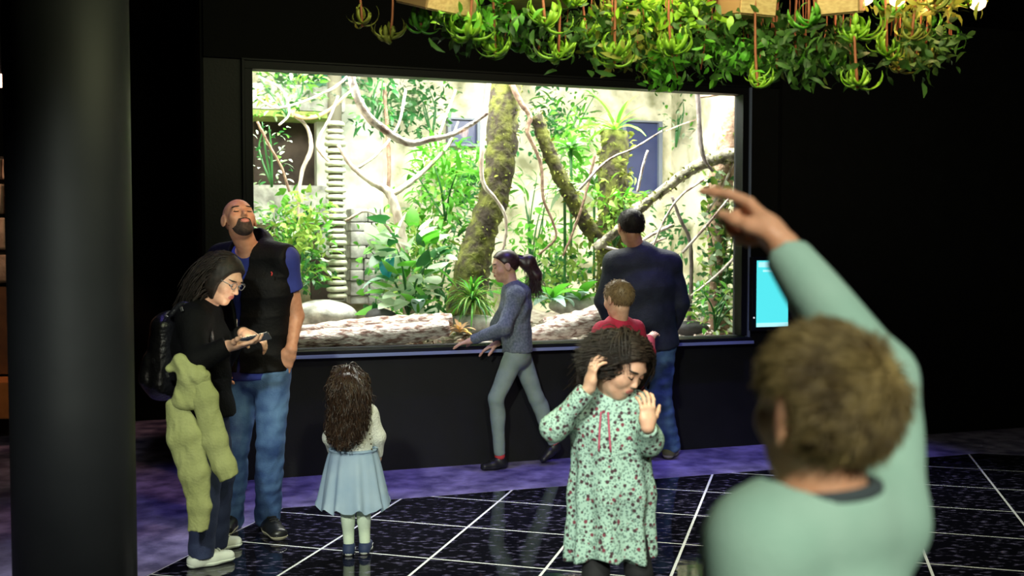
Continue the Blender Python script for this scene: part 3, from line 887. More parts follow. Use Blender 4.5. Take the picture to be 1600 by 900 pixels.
bush('shrub', 'dense green shrub behind the man in the black vest', 'shrub', 400, 520, 318, 440, 1.5, LS + LY, 420, 1, deep=0.28)
bush('shrub', 'pale leaved shrub in the upper left corner of the window', 'shrub', 398, 452, 190, 292, 1.3, LP + LS, 70, 2)
bush('shrub', 'fine green twigs hanging at the top left of the window', 'shrub', 398, 500, 112, 180, 1.4, LS + LY, 170, 3)
rosette('palm', 'dark teal palm fronds above the white vine', 'palm', V(522, 132, 1.9), LFRONDD, 9, (-0.3, 0.7), (0.7, 1.0), 5)
bush('creeper', 'green creeper hanging beside the white vine at the top', 'creeper', 552, 612, 120, 200, 1.6, LBD + LS, 140, 6)
bush('foliage_plant', 'bright green leafy plant left of the mossy trunk', 'plant', 650, 742, 222, 345, 1.3, LB + LY, 240, 7, deep=0.25)
bush('speckled_creeper', 'fine dark leaved creeper on the plaster above the sapling', 'creeper', 630, 720, 130, 215, 2.4, LS, 130, 8, deep=0.06)
bush('broad_leaf_creeper', 'creeper with pale heart shaped leaves over the sapling', 'creeper', 586, 690, 345, 492, 0.72, LH, 100, 9, deep=0.16)
bush('understorey_plant', 'green undergrowth behind the heart leaved creeper', 'plant', 640, 730, 320, 470, 1.7, LB + LBD + LY + LP, 230, 10, deep=0.25)
rosette('spiky_grass', 'round clump of thin arching grass left of the walking girl', 'grass clump', V(738, 474, 0.62), LGRASS, 170, (-0.1, 1.5), (0.9, 1.5), 11)
rosette('dry_tuft', 'dry brown leaf tuft below the spiky grass', 'plant', V(718, 520, 0.4), [lmesh('leaf', blade(0.14, 0.03, 0.7), M_LEAFB), lmesh('leaf', blade(0.12, 0.03, 0.9), mat('orange_leaf', (0.6, 0.35, 0.08), 0.7, trans=.2))], 18, (0.1, 1.2), (0.7, 1.2), 12)
rosette('nest_fern', 'bright green strap leaved fern on top of the stump', 'fern', V(962, 205, 1.15), LSTRAP, 20, (0.15, 1.25), (0.7, 1.15), 13)
for i, (x, y, t, n, lab) in enumerate(((892, 236, 1.3, 16, 'tall pale green leafed stalk right of the slanting mossy branch'), (882, 300, 1.0, 12, 'lower green leafed stalk behind the slanting mossy branch'), (928, 292, 1.5, 12, 'green leafed stalk just left of the stump'))):
    th = rosette('leafy_stalk', lab, 'plant', V(x, y, t), LB + [lmesh('leaf', blade(0.2, 0.04, 0.7), M_LEAFP)], n * 2, (-0.2, 1.3), (0.9, 1.7), 30 + i, 'leafy stalks right of the trunk', stem=0.9)
bush('speckled_creeper', 'small leaved creeper high on the plaster right of the trunk', 'creeper', 850, 930, 140, 230, 2.2, LS + LB, 150, 14, deep=0.1)
bush('speckled_creeper', 'thin creeper with tiny leaves at the upper right plaster', 'creeper', 1030, 1082, 150, 230, 2.3, LS, 60, 15, deep=0.06)
bush('ivy', 'variegated ivy climbing the trunk by the right frame', 'ivy', 1098, 1150, 268, 500, 0.62, LIVY, 300, 16, deep=0.07, stems=3)
bush('ground_shrub', 'leafy green shrub at the foot of the ivy trunk', 'shrub', 1082, 1152, 446, 518, 0.42, LS + LY + LIVY, 120, 17, deep=0.1)
bush('moss_plant', 'yellow green leafy clump low on the stump', 'plant', 920, 1000, 300, 385, 0.95, LY, 170, 18, deep=0.12)
bush('background_bamboo', 'pale green bamboo stand behind the walking girl', 'bamboo', 790, 870, 270, 420, 2.4, [lmesh('leaf', blade(0.2, 0.025, 0.6), M_LEAFP)] + LB, 110, 19, deep=0.15, stems=7)
for i, (x, y, t, n, sd, lab) in enumerate(((862, 470, 0.75, 9, 20, 'broad green leaved plant right of the walking girl'), (905, 470, 0.95, 9, 22, 'blue green broad leaved plant behind the grey log'), (652, 490, 0.6, 6, 23, 'low green broad leaves right of the dark boulder'), (612, 440, 0.85, 6, 24, 'green and yellow broad leaves beside the stone wall'))):
    rosette('broad_leaf_plant', lab, 'plant', V(x, y, t), LBIG, n, (0.3, 1.35), (0.7, 1.15), sd, 'broad leaved plants on the ground')
tl = thing('teal_leaf_plant', 'teal and blue leaf standing among the creeper', 'plant', V(606, 436, 0.66))
tm = lmesh('leaf', blade(0.2, 0.08, 0.5, 7), mat('teal_leaf', (0.01, 0.28, 0.30), 0.4, (0.02, 0.20, 0.36), 8, trans=0.3))
for d in ((-0.1, -0.1, 1), (0.15, -0.2, 0.9), (-0.4, -0.1, 0.9)):
    sub_obj('leaf', tm, tl, aim((0, 0, 0), d, 0.3, 0.9, up=(0, -1, 0.1)))
rosette('fern', 'feathery fern at the foot of the left log', 'fern', V(628, 500, 1.2), LFROND, 9, (0.2, 1.1), (0.5, 0.8), 26, leaf='frond')
rosette('fern', 'feathery fern between mossy trunk and bamboo', 'fern', V(812, 470, 1.5), LFROND, 10, (0.3, 1.2), (0.6, 1.0), 27, leaf='frond')
rosette('fern', 'fern hanging from the mossy trunk on its left side', 'fern', V(728, 272, 0.95), LFROND, 7, (-0.5, 0.6), (0.35, 0.6), 28, leaf='frond')

for i, (pts, r, t, lab) in enumerate((
    ([(398, 150), (430, 168), (470, 160), (520, 138), (545, 118)], 0.010, 1.2, 'thin brown twig along the mossy lintel'),
    ([(402, 190), (418, 222), (440, 262), (452, 300)], 0.010, 1.0, 'thin pale twig in front of the cave opening'),
    ([(404, 120), (440, 140), (452, 176), (436, 196)], 0.009, 1.1, 'looping twig at the top left corner'),
    ([(560, 262), (590, 240), (622, 196), (634, 140)], 0.012, 1.3, 'upright pale limb left of the creeper on the plaster'),
    ([(600, 130), (604, 190), (608, 260), (606, 300)], 0.016, 1.5, 'dark upright stem above the forked sapling'),
    ([(655, 330), (664, 270), (690, 200), (712, 140)], 0.010, 1.6, 'thin leaning stem left of the mossy trunk'),
    ([(642, 420), (610, 360), (575, 330), (540, 345)], 0.012, 0.9, 'low pale limb in front of the stone wall'),
    ([(880, 400), (900, 350), (916, 300), (930, 240)], 0.010, 0.8, 'thin stem left of the mossy stump'),
    ([(1010, 420), (1030, 360), (1060, 310), (1100, 280)], 0.009, 0.5, 'fine twig below the mossy bough'),
    ([(1040, 205), (1064, 195), (1090, 186)], 0.008, 1.9, 'short twig at the upper right plaster'),
    ([(1090, 152), (1110, 150), (1134, 146)], 0.010, 0.7, 'short twig beside the top right frame corner'),
    ([(940, 420), (980, 400), (1010, 372), (1050, 352)], 0.014, 0.7, 'pale limb behind the man in the dark jacket'))):
    branch('fine_twig', lab, 'branch', pts, r, t, (M_BARK, M_BARKD, M_VINE)[i % 3], 6, 0.2)

# dense small foliage, too fine to count
rg = np.random.default_rng(91)
small = [blade(0.07, 0.032, 0.6, 3), blade(0.055, 0.03, 0.4, 3), heart(0.05, 0.045), blade(0.10, 0.02, 0.8, 3)]
for lab, areas, t0, t1, n, m in (
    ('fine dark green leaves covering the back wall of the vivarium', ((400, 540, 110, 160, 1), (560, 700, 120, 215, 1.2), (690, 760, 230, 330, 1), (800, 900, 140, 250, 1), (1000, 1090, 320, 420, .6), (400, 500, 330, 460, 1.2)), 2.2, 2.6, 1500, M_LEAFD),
    ('bright green undergrowth filling the middle of the vivarium', ((410, 510, 300, 450, 1.2), (560, 720, 300, 470, 1.6), (790, 930, 330, 470, 1.2), (640, 750, 220, 320, 1), (860, 940, 170, 310, .8), (1060, 1150, 430, 510, .6)), 1.5, 2.1, 1700, M_LEAF),
    ('pale yellow green leaves scattered through the vivarium', ((590, 700, 330, 480, 1), (840, 930, 380, 480, .8), (1090, 1155, 260, 500, 1), (930, 1000, 250, 380, .8), (700, 770, 430, 510, .6), (420, 520, 300, 420, .8)), 0.9, 1.6, 900, M_LEAFY),
    ('dark green leaves low behind the glass', ((560, 720, 400, 500, 1.3), (800, 940, 400, 490, 1.2), (400, 520, 380, 460, .8), (1040, 1150, 430, 515, .8), (700, 790, 340, 480, .6)), 1.2, 2.0, 900, M_LEAFD)):
    wts = np.array([a[4] for a in areas]); wts = wts / wts.sum()
    parts = []
    for _ in range(n):
        a = areas[rg.choice(len(areas), p=wts)]
        cx_, cy_ = (a[0] + a[1]) / 2, (a[2] + a[3]) / 2
        x = cx_ + np.clip(rg.normal() * 0.45, -1, 1) * (a[1] - a[0]) / 2; y = cy_ + np.clip(rg.normal() * 0.5, -1, 1) * (a[3] - a[2]) / 2
        b = small[rg.integers(4)]
        M = np.array(aim((0, 0, 0), rg.normal(size=3) - WN * 0.5, rg.uniform(-2, 2), rg.uniform(0.7, 1.5)))[:3, :3]
        parts.append((b[0] @ M.T + V(x, y, rg.uniform(t0, t1)), b[1]))
    v, f = merge(parts)
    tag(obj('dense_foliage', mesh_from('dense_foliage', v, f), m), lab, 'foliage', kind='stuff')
# ================================================================== hanging planters over the visitors
M_PLY = mat('plywood', (0.48, 0.30, 0.13), 0.6, (0.62, 0.42, 0.20), 14, stretch=(1, 8, 8))
M_PLYE = mat('plywood_edge', (0.30, 0.17, 0.07), 0.7)
M_HL = mat('hanging_leaf_lime', (0.26, 0.52, 0.03), 0.4, (0.36, 0.62, 0.05), 8, trans=0.25)
M_HG = mat('hanging_leaf_green', (0.10, 0.38, 0.03), 0.4, (0.17, 0.48, 0.04), 8, trans=0.25)
M_HY = mat('hanging_leaf_olive', (0.26, 0.29, 0.04), 0.5, (0.36, 0.36, 0.06), 8, trans=0.25)
M_HD = mat('hanging_leaf_dark', (0.035, 0.10, 0.015), 0.5, (0.07, 0.17, 0.03), 8, trans=0.2)
M_HSTEM = mat('red_brown_stem', (0.28, 0.07, 0.03), 0.6, (0.38, 0.12, 0.05), 10)
def planter(lab, c, ang, w, d, h, tilt=0.0):
    th = thing('plywood_planter', lab, 'planter', c)
    R = Matrix.Rotation(ang, 3, 'Z') @ Matrix.Rotation(tilt, 3, 'X')
    ax, ay, az = (np.array(R @ Vector(q)) for q in ((1, 0, 0), (0, 1, 0), (0, 0, 1)))
    C = np.asarray(c, float)
    boxo('bottom_panel', C, ax * w / 2, ay * d / 2, az * 0.006, M_PLY, th, 0.001)
    for s in (-1, 1):
        boxo('side_panel', C + ay * s * d / 2 + az * h / 2, ax * w / 2, ay * 0.006, az * h / 2, M_PLY, th, 0.001)
        boxo('end_panel', C + ax * s * w / 2 + az * h / 2, ax * 0.006, ay * d / 2, az * h / 2, M_PLYE, th, 0.001)
    for sx in (-1, 1):
        a = C + ax * sx * w / 2 + az * h - C
        v, f = tube_vf([a, (a[0], a[1], 3.24 - C[2])], 0.003, 5, 1)
        obj('wire', mesh_from('wire', v, f), M_FRAME, th)
planter('plywood planter box at the left end of the hanging plants', P(680, 14, 4.15), 0.75, 0.24, 0.20, 0.20, 0.30)
planter('plywood planter box hanging above the middle of the window', P(846, 4, 4.25), -0.3, 0.26, 0.2, 0.18)
planter('plywood planter box near the top right corner of the window', P(1166, 24, 4.2), 0.35, 0.16, 0.16, 0.2, 0.15)
planter('plywood planter box right of the window, nearest the warm lamps', P(1314, 20, 4.1), -0.45, 0.15, 0.16, 0.2, 0.2)

def hook(L, wd, curl, seg=7):
    return blade(L, wd, 0.0, seg, fold=0.25, tip=1.2, base=0.5, curl=curl, thick=0.006)
HOOKS = {}
for nm, m in (('lime', M_HL), ('green', M_HG), ('olive', M_HY)):
    HOOKS[nm] = [lmesh('curled_leaf', hook(0.145, 0.034, 2.6), m), lmesh('curled_leaf', hook(0.125, 0.036, 3.2), m), lmesh('curled_leaf', hook(0.11, 0.032, 2.0), m)]
def hang(x, y, d, kind, n, sc, lab, seed, group):
    rg = np.random.default_rng(seed)
    p = P(x, y, d)
    th = thing('hanging_plant', lab, 'hanging plant', p, group)
    for i in range(n):
        a = 6.283 * (i + rg.uniform(-0.3, 0.3)) / n * 2.0
        e = rg.uniform(-0.75, 0.25)
        dr = [math.cos(a) * math.cos(e), math.sin(a) * math.cos(e), math.sin(e)]
        sub_obj('curled_leaf', HOOKS[kind][i % 3], th, aim((0, 0, rg.uniform(-0.01, 0.035)), dr, rg.uniform(-0.25, 0.25), sc * rg.uniform(0.75, 1.2)))
    top = 3.24 - p[2]
    v, f = tube_vf([(0, 0, -0.005), (rg.uniform(-.02, .02), rg.uniform(-.02, .02), 0.25), (rg.uniform(-.06, .06), rg.uniform(-.04, .04), top)], [0.006, 0.005, 0.005], 6, 4)
    obj('stem', mesh_from('stem', v, f), M_HSTEM, th)
LBL = {'lime': 'lime curled leaf cluster on red stem', 'green': 'green curled leaf cluster on red stem', 'olive': 'olive curled leaf cluster on red stem'}
clusters = [(566, 46, 4.5, 'olive', 9, .8), (610, 70, 4.4, 'olive', 11, .9), (658, 52, 4.2, 'green', 10, .9), (732, 62, 4.1, 'lime', 16, 1.05),
            (774, 92, 4.2, 'lime', 12, .95), (812, 86, 4.5, 'green', 10, .9), (852, 46, 4.1, 'lime', 11, 1.0), (872, 96, 4.2, 'lime', 12, .95), (842, 100, 4.6, 'green', 9, .8),
            (918, 70, 4.3, 'lime', 12, .95), (960, 104, 4.1, 'lime', 13, 1.0), (1002, 90, 4.4, 'olive', 11, .9), (1050, 92, 4.1, 'lime', 13, 1.0), (1022, 44, 4.3, 'green', 11, 1.0),
            (1090, 100, 4.4, 'olive', 10, .9), (1122, 104, 4.5, 'green', 9, .8), (1184, 142, 4.1, 'lime', 10, .85), (1214, 118, 4.3, 'green', 10, .85), (1246, 112, 4.3, 'green', 10, .85), (1264, 44, 4.1, 'green', 10, .9),
            (1300, 112, 4.3, 'green', 9, .9), (1338, 68, 4.05, 'lime', 12, 1.1), (1340, 142, 4.0, 'lime', 9, .95), (1386, 92, 4.2, 'lime', 10, .95), (1404, 118, 4.3, 'olive', 10, .85), (1444, 108, 4.4, 'olive', 10, .85),
            (1452, 62, 4.4, 'green', 10, .8), (1484, 82, 4.6, 'green', 9, .8), (1462, 20, 4.1, 'olive', 11, .9), (1512, 12, 4.1, 'lime', 10, .8), (700, 46, 4.5, 'green', 10, .9), (786, 12, 4.1, 'green', 10, 1.),
            (898, 14, 4.2, 'lime', 12, 1.0), (950, 30, 4.4, 'olive', 11, .9), (1000, 8, 4.1, 'lime', 11, 1.), (1080, 22, 4.2, 'lime', 12, 1.0), (1128, 52, 4.4, 'green', 10, .9), (1210, 72, 4.5, 'green', 10, .9), (1390, 30, 4.3, 'green', 10, .9), (1424, 66, 4.1, 'olive', 9, .8)]
CNT = {}
ORD = 'first second third fourth fifth sixth seventh eighth ninth tenth eleventh twelfth thirteenth fourteenth fifteenth sixteenth seventeenth'.split()
for i, (x, y, d, k, n, sc) in enumerate(clusters):
    CNT[k] = CNT.get(k, 0) + 1
    rank = sorted([c[0] for c in clusters if c[3] == k]).index(x)
    hang(x, y - 6, d, k, n, sc, LBL[k] + ', ' + ORD[rank] + ' of its colour from the left', 100 + i, k + ' clusters hanging from the planters')
rg = np.random.default_rng(77)
bl = [blade(0.055, 0.028, 0.7, 3), blade(0.045, 0.03, 0.4, 3), blade(0.07, 0.02, 0.9, 3)]
clumps = [('dark fern clump hanging left over the window', 800, 40, 130, 46, M_HD), ('dark fern clump hanging over the middle of the window', 960, 50, 110, 60, M_HD), ('leafy olive clump hanging over the middle of the window', 985, 70, 70, 44, M_HY),
          ('green clump with the lowest leaves over the top frame', 1034, 100, 40, 48, M_HG), ('dark fern clump above the right part of the window', 1110, 55, 90, 70, M_HD), ('dark fern clump above the right window corner', 1215, 70, 80, 66, M_HD),
          ('green leaf clump above the upper right plaster', 1150, 80, 80, 44, M_HG), ('dark clump beside the warm lamps', 1440, 70, 70, 60, M_HD), ('dark clump right of the window corner', 1300, 75, 70, 58, M_HD), ('olive clump hanging between the two left planters', 760, 25, 90, 34, M_HG),
          ('tall lime clump between the middle planters', 1040, 20, 120, 34, M_HL), ('orange lit clump under the warm lamps', 1440, 6, 90, 24, M_HY)]
for i, (lab, x, y, rx, ry, m) in enumerate(clumps):
    c = P(x, y, 4.35)
    parts = []
    for _ in range(int(rx * ry * 0.05) + 50):
        dx, dy, dd = rg.normal(size=3) * np.array([0.42, 0.42, 1])
        p = P(x + rx * np.clip(dx, -1, 1), y + ry * np.clip(dy, -1, 1) , 4.35 + 0.14 * dd)
        b = bl[rg.integers(3)]
        M = np.array(aim((0, 0, 0), rg.normal(size=3) + np.array([0, -0.2, -0.3]), rg.uniform(-2, 2), rg.uniform(0.7, 1.4)))[:3, :3]
        parts.append((b[0] @ M.T + p, b[1]))
    v, f = merge(parts)
    th = thing('hanging_foliage', lab, 'hanging plant', c)
    o = wpart('foliage', v, f, m, th); o['kind'] = 'stuff'
    tr = []
    for _ in range(7):
        a = P(x + rg.uniform(-.7, .7) * rx, y + rg.uniform(-0.4, 0.7) * ry, 4.35 + rg.uniform(-.12, .12))
        tr.append(tube_vf([a, a + np.array([rg.uniform(-.03, .03), 0, 0.2]), (a[0] + rg.uniform(-.05, .05), a[1], 3.24)], 0.003, 4, 3))
    v, f = merge(tr)
    wpart('trailing_stems', v, f, M_HSTEM, th)
# warm glowing lamps among the planters
for i, (x, y, d) in enumerate(((1352, -4, 4.2), (1402, -2, 4.25), (1528, 4, 4.2))):
    p = P(x, y, d)
    th = thing('planter_lamp', ('warm lamp glowing beside the right planter box', 'warm lamp glowing among the right hanging leaves', 'outermost warm lamp at the right end of the hanging plants')[i], 'lamp', p)
    v, f = lathe([(0.012, -0.03), (0.028, -0.018), (0.032, 0.0), (0.026, 0.02), (0.014, 0.035)], 14)
    obj('bulb', mesh_from('bulb', v, f), mat('warm_bulb', (1, .8, .6), 0.4, emit=(1.0, 0.62, 0.36), estr=6), th)
    v, f = lathe([(0.016, 0.034), (0.018, 0.07), (0.008, 0.08)], 12)
    obj('socket', mesh_from('socket', v, f), M_FRAME, th)
    v, f = tube_vf([(0, 0, 0.075), (0, 0, 3.24 - p[2])], 0.003, 5, 1)
    obj('cord', mesh_from('cord', v, f), M_FRAME, th)
# ================================================================== people
def skin(name, c, c2):
    return mat(name, c, 0.48, c2, 40, sub=0.12, bump=0.05, bscale=120)
SK_FAIR = skin('fair_skin', (0.60, 0.33, 0.22), (0.68, 0.40, 0.28))
SK_TAN = skin('tan_skin', (0.48, 0.22, 0.13), (0.56, 0.28, 0.18))
M_LIP2 = mat('lip_skin', (0.42, 0.13, 0.11), 0.4)
M_EYE = mat('eye_white', (0.75, 0.73, 0.70), 0.15)
M_IRIS = mat('dark_iris', (0.02, 0.012, 0.008), 0.1)

class Body:
    """joint positions -> distance-field pieces of one continuous figure (person's own left and right)"""
    def __init__(s, J, S, hh, hf, hu, fat=1.0, child=False):
        s.J = J = {k: (P(*q) if len(q) == 3 and not isinstance(q, np.ndarray) else q) for k, q in J.items()}
        s.S, s.hh = S, hh
        f = nrm(hf); u = nrm(np.asarray(hu, float) - f * (np.asarray(hu, float) @ f)); r = np.cross(f, u)
        s.M = np.column_stack([r, f, u])          # head axes: right, forward, up
        s.hc = J['head']
        sl, sr, hl, hr = J['shL'], J['shR'], J['hipL'], J['hipR']
        s.us = nrm(sl - sr); s.uh = nrm(hl - hr)
        s.sp, s.pv = (sl + sr) / 2, (hl + hr) / 2
        s.ax = nrm(s.sp - s.pv); L = np.linalg.norm(s.sp - s.pv)
        s.fw = nrm(np.cross(s.ax, s.us)) * -1      # the way the chest faces
        shw = np.linalg.norm(sl - sr) / 2; hw = np.linalg.norm(hl - hr) / 2 + 0.07 * S * fat
        dp = 0.105 * S * fat
        s.A = [s.pv - s.ax * 0.02, s.pv + s.ax * 0.38 * L, s.pv + s.ax * 0.74 * L, s.sp - s.ax * 0.015]
        s.RX = [(hw, dp * 1.05), (min(hw, shw) * 0.92, dp * 0.88), (shw * 0.95, dp), (shw * 0.80, dp * 0.62)]
        s.torso = [ecap(s.A[i], s.A[i + 1], s.RX[i], s.RX[i + 1], s.us if i else (s.us + s.uh), 0.04) for i in range(3)]
        s.nb = s.sp + s.ax * 0.03 * S
        for q in (sl, sr):
            s.torso.append(cap(s.nb, q, 0.05 * S, 0.052 * S, 0.05))
        s.neck = [cap(s.nb - s.ax * 0.03, s.hc - s.M[:, 2] * 0.26 * hh - f * 0.08 * hh, 0.052 * S * (1.0 if not child else 0.98), 0.25 * hh, 0.03)]
        a = S * (1.0 if not child else 0.92)
        s.arm, s.leg, s.foot = {}, {}, {}
        for q in 'LR':
            sh, el, wr = J['sh' + q], J['el' + q], J['wr' + q]
            s.arm[q] = [cap(sh, el, 0.050 * a, 0.038 * a, 0.03), cap(el, wr, 0.040 * a, 0.026 * a, 0.02)]
            hp, kn, an, to = J['hip' + q], J['kn' + q], J['an' + q], J['to' + q]
            s.leg[q] = [cap(hp, kn, 0.082 * a * fat, 0.056 * a, 0.035 * a), cap(kn, an, 0.054 * a, 0.036 * a, 0.025 * a),
                        ell(kn * 0.68 + an * 0.32 - nrm(to - an) * 0.018 * a, (0.050 * a, 0.054 * a, 0.12 * a), k=0.035 * a)]
            s.foot[q] = [ecap(np.array([an[0], an[1], min(an[2], 0.05 * S) if an[2] < 0.12 * S + 0.03 else an[2] - 0.03]), an * 0.15 + np.array([to[0], to[1], min(to[2], 0.026 * S)]) * 0.85 if an[2] < 0.12 * S + 0.03 else an * 0.4 + to * 0.6, (0.028 * S, 0.024 * S), (0.028 * S, 0.013 * S), np.cross(to - an, [0, 0, 1]), 0.015)]
        s.hand = {'L': [], 'R': []}
        s.fine = []
    def H(s, *q):                                  # head-local point to world
        return s.hc + s.M @ (np.array(q) * s.hh)
    def loc(s, X, Y, Z):
        x, y, z = X - s.hc[0], Y - s.hc[1], Z - s.hc[2]
        return [(x * s.M[0, i] + y * s.M[1, i] + z * s.M[2, i]) / s.hh for i in range(3)]
    def he(s, c, r, k, op='+'):
        return ell(s.H(*c), np.array(r) * s.hh, s.M, k * s.hh, op)
    def hcap(s, a, b, ra, rb, k):
        return cap(s.H(*a), s.H(*b), ra * s.hh, rb * s.hh, k * s.hh)
    def skull(s, chub=0.0, ear=1.0, kid=False):
        kk = 1.0 if not kid else 0.0
        h = [s.he((0, -.07, .12), (.335, .42, .375), .05), s.he((0, .10, -.10), (.265 + chub, .27, .36), .12),
             s.he((0, .13, -.33), (.19 + chub, .20, .15), .10), s.hcap((-.03, .245 + .025 * kk, -.41), (.03, .245 + .025 * kk, -.41), .07, .07, .09),
             s.hcap((-.15, .295 + .02 * kk, .10), (.15, .295 + .02 * kk, .10), .05, .05, .10),
             s.he((.165, .225, -.12 + .04 * kk), (.12, .11, .12), .08), s.he((-.165, .225, -.12 + .04 * kk), (.12, .11, .12), .08),
             s.he((.14, .405, .03), (.085, .07, .05), .05, '-'), s.he((-.14, .405, .03), (.085, .07, .05), .05, '-'),
             s.hcap((0, .325 + .02 * kk, .04 + .02 * kk), (0, .405 + .04 * kk, -.11), .022 + .004 * kk, .040 + .006 * kk, .04), s.hcap((-.035, .375 + .02 * kk, -.13), (.035, .375 + .02 * kk, -.13), .030 + .004 * kk, .030 + .004 * kk, .03),
             s.he((0, .315, -.24), (.12, .07, .08), .05),
             s.hcap((-.075, .362, -.228), (.075, .362, -.228), .018, .018, .02), s.hcap((-.06, .360, -.268), (.06, .360, -.268), .022, .022, .02)]
        for e in (-1, 1):
            R = s.M @ np.array(Matrix.Rotation(e * 0.35, 3, 'Z')) @ np.array(Matrix.Rotation(-0.15, 3, 'X'))
            h.append(ell(s.H(e * .355, -.03, -.02), np.array((.035, .10, .145)) * s.hh * ear, R, .03 * s.hh))
            h.append(ell(s.H(e * .395, .01, 0.0), np.array((.03, .055, .085)) * s.hh * ear, R, .02 * s.hh, '-'))
        s.head = h
        return s
    def make_hand(s, q, fwd, pn, curl=None, spread=0.06, HL=None, thumb=(0.55, 0.65, 0.35), tcurl=0.4, tlen=1.0):
        HL = HL or 0.19 * s.S
        w = s.J['wr' + q]; f = nrm(fwd); n = nrm(np.asarray(pn, float) - f * (np.asarray(pn, float) @ f))
        t = np.cross(f, n) * (1 if q == 'R' else -1)
        curl = curl or [(0.3, 0.4, 0.3)] * 4
        pr = [ecap(w + f * 0.02 * HL, w + f * 0.20 * HL, (0.15 * HL, 0.115 * HL), (0.19 * HL, 0.10 * HL), t, 0.02),
              ecap(w + f * 0.20 * HL, w + f * 0.46 * HL, (0.19 * HL, 0.10 * HL), (0.215 * HL, 0.075 * HL), t, 0.02)]
        k = 0.006 * s.S
        for i, (off, ln) in enumerate(((.165, .44), (.058, .49), (-.05, .45), (-.155, .36))):
            p = w + f * (0.50 - 0.02 * abs(i - 1)) * HL + t * off * HL
            d = nrm(f + t * (1.5 - i) * spread)
            rr = [0.050, 0.046, 0.043, 0.036]
            ang = 0
            for j, fr_ in enumerate((0.45, 0.31, 0.24)):
                ang += curl[i][j]
                dd = d * math.cos(ang) + n * math.sin(ang)
                e = p + dd * fr_ * ln * HL
                pr.append(cap(p, e, rr[j] * HL * (0.9 if i == 3 else 1), rr[j + 1] * HL * (0.9 if i == 3 else 1), k))
                p = e
        p = w + f * 0.13 * HL + t * 0.13 * HL + n * 0.03 * HL
        d = nrm(f * thumb[0] + t * thumb[1] + n * thumb[2]); g = nrm(f + n * 0.4)
        for j, (ln, ra, rb) in enumerate(((.22, .085, .062), (.18, .06, .053), (.15, .052, .042))):
            e = p + d * ln * HL * tlen
            pr.append(cap(p, e, ra * HL, rb * HL, 0.012 * s.S)); p = e
            d = nrm(d * (1 - tcurl * 0.5) + g * tcurl * 0.5)
        s.hand[q] = pr
        lo = np.min([a[1] for a in pr], 0) - 0.012; hi = np.max([a[2] for a in pr], 0) + 0.012
        s.fine.append((lo, hi))
        return s
    def prims(s):
        p = s.torso + s.neck + s.arm['L'] + s.arm['R'] + s.leg['L'] + s.leg['R'] + s.foot['L'] + s.foot['R']
        return p + s.head + s.hand['L'] + s.hand['R']

def build_body(B, root, m, res, fres, eyes=True, brow=None, lips=True, hres=None):
    lo, hi = B.hc - 0.72 * B.hh, B.hc + 0.72 * B.hh
    fine = [(lo, hi, fres)] + [(a, b, hres or fres * 0.85) for a, b in B.fine]
    v, F = field_mesh(B.prims(), res, fine=fine)
    wpart('body', v, F, m, root)
    if eyes == 'closed':
        for e in (-1, 1):
            c = B.H(e * .14, .305, .02)
            v, f = uvs(c, 0.062 * B.hh); wpart('eyelid', v, f, m, root)
            v, f = tube_vf([B.H(e * (.14 - .062), .335, .015), B.H(e * .14, .367, -.012), B.H(e * (.14 + .062), .325, .01)], 0.010 * B.hh, 5, 4)
            wpart('eyelashes', v, f, M_DKHAIR, root)
    elif eyes:
        for e in (-1, 1):
            c = B.H(e * .14, .305, .025)
            v, f = uvs(c, 0.060 * B.hh); ey = wpart('eye', v, f, M_EYE, root)
            v, f = uvs(c + B.M[:, 1] * 0.026 * B.hh - B.M[:, 2] * 0.008 * B.hh, 0.040 * B.hh); wpart('iris', v, f, M_IRIS, ey_fix(ey))
    if lips:
        hp = infl(B.head, 0.0012)
        v, F = field_mesh(hp, fres * 0.9, lo=B.H(0, .35, -.25) - 0.17 * B.hh, hi=B.H(0, .35, -.25) + 0.17 * B.hh,
                          post=lambda D, X, Y, Z: np.maximum(D, region(B, X, Y, Z, (0, .38, -.25), (.10, .09, .052))))
        if len(v): wpart('lips', v, F, M_LIP2, root)
    if brow is not None:
        hp = infl(B.head, 0.0022)
        for e in (-1, 1):
            c = B.H(e * .15, .34, .115)
            v, F = field_mesh(hp, fres * 0.8, lo=c - 0.16 * B.hh, hi=c + 0.16 * B.hh,
                              post=lambda D, X, Y, Z: np.maximum(D, region(B, X, Y, Z, (e * .15, .34, .115), (.10, .12, .019))))
            if len(v): wpart('eyebrow', v, F, brow, root)

def ey_fix(e):
    return e
def region(B, X, Y, Z, c, r):                      # soft ellipsoid window in head axes
    q = B.loc(X, Y, Z)
    return (np.sqrt(sum(((q[i] - c[i]) / r[i]) ** 2 for i in range(3))) - 1) * min(r) * B.hh
def uvs(c, r, n=10):
    v = [c + r * np.array([math.sin(a) * math.cos(b), math.sin(a) * math.sin(b), math.cos(a)]) for a in np.linspace(0.02, math.pi - 0.02, n) for b in np.arange(n) * 2 * math.pi / n]
    f = [(i * n + j, i * n + (j + 1) % n, (i + 1) * n + (j + 1) % n, (i + 1) * n + j) for i in range(n - 1) for j in range(n)]
    return np.array(v), f

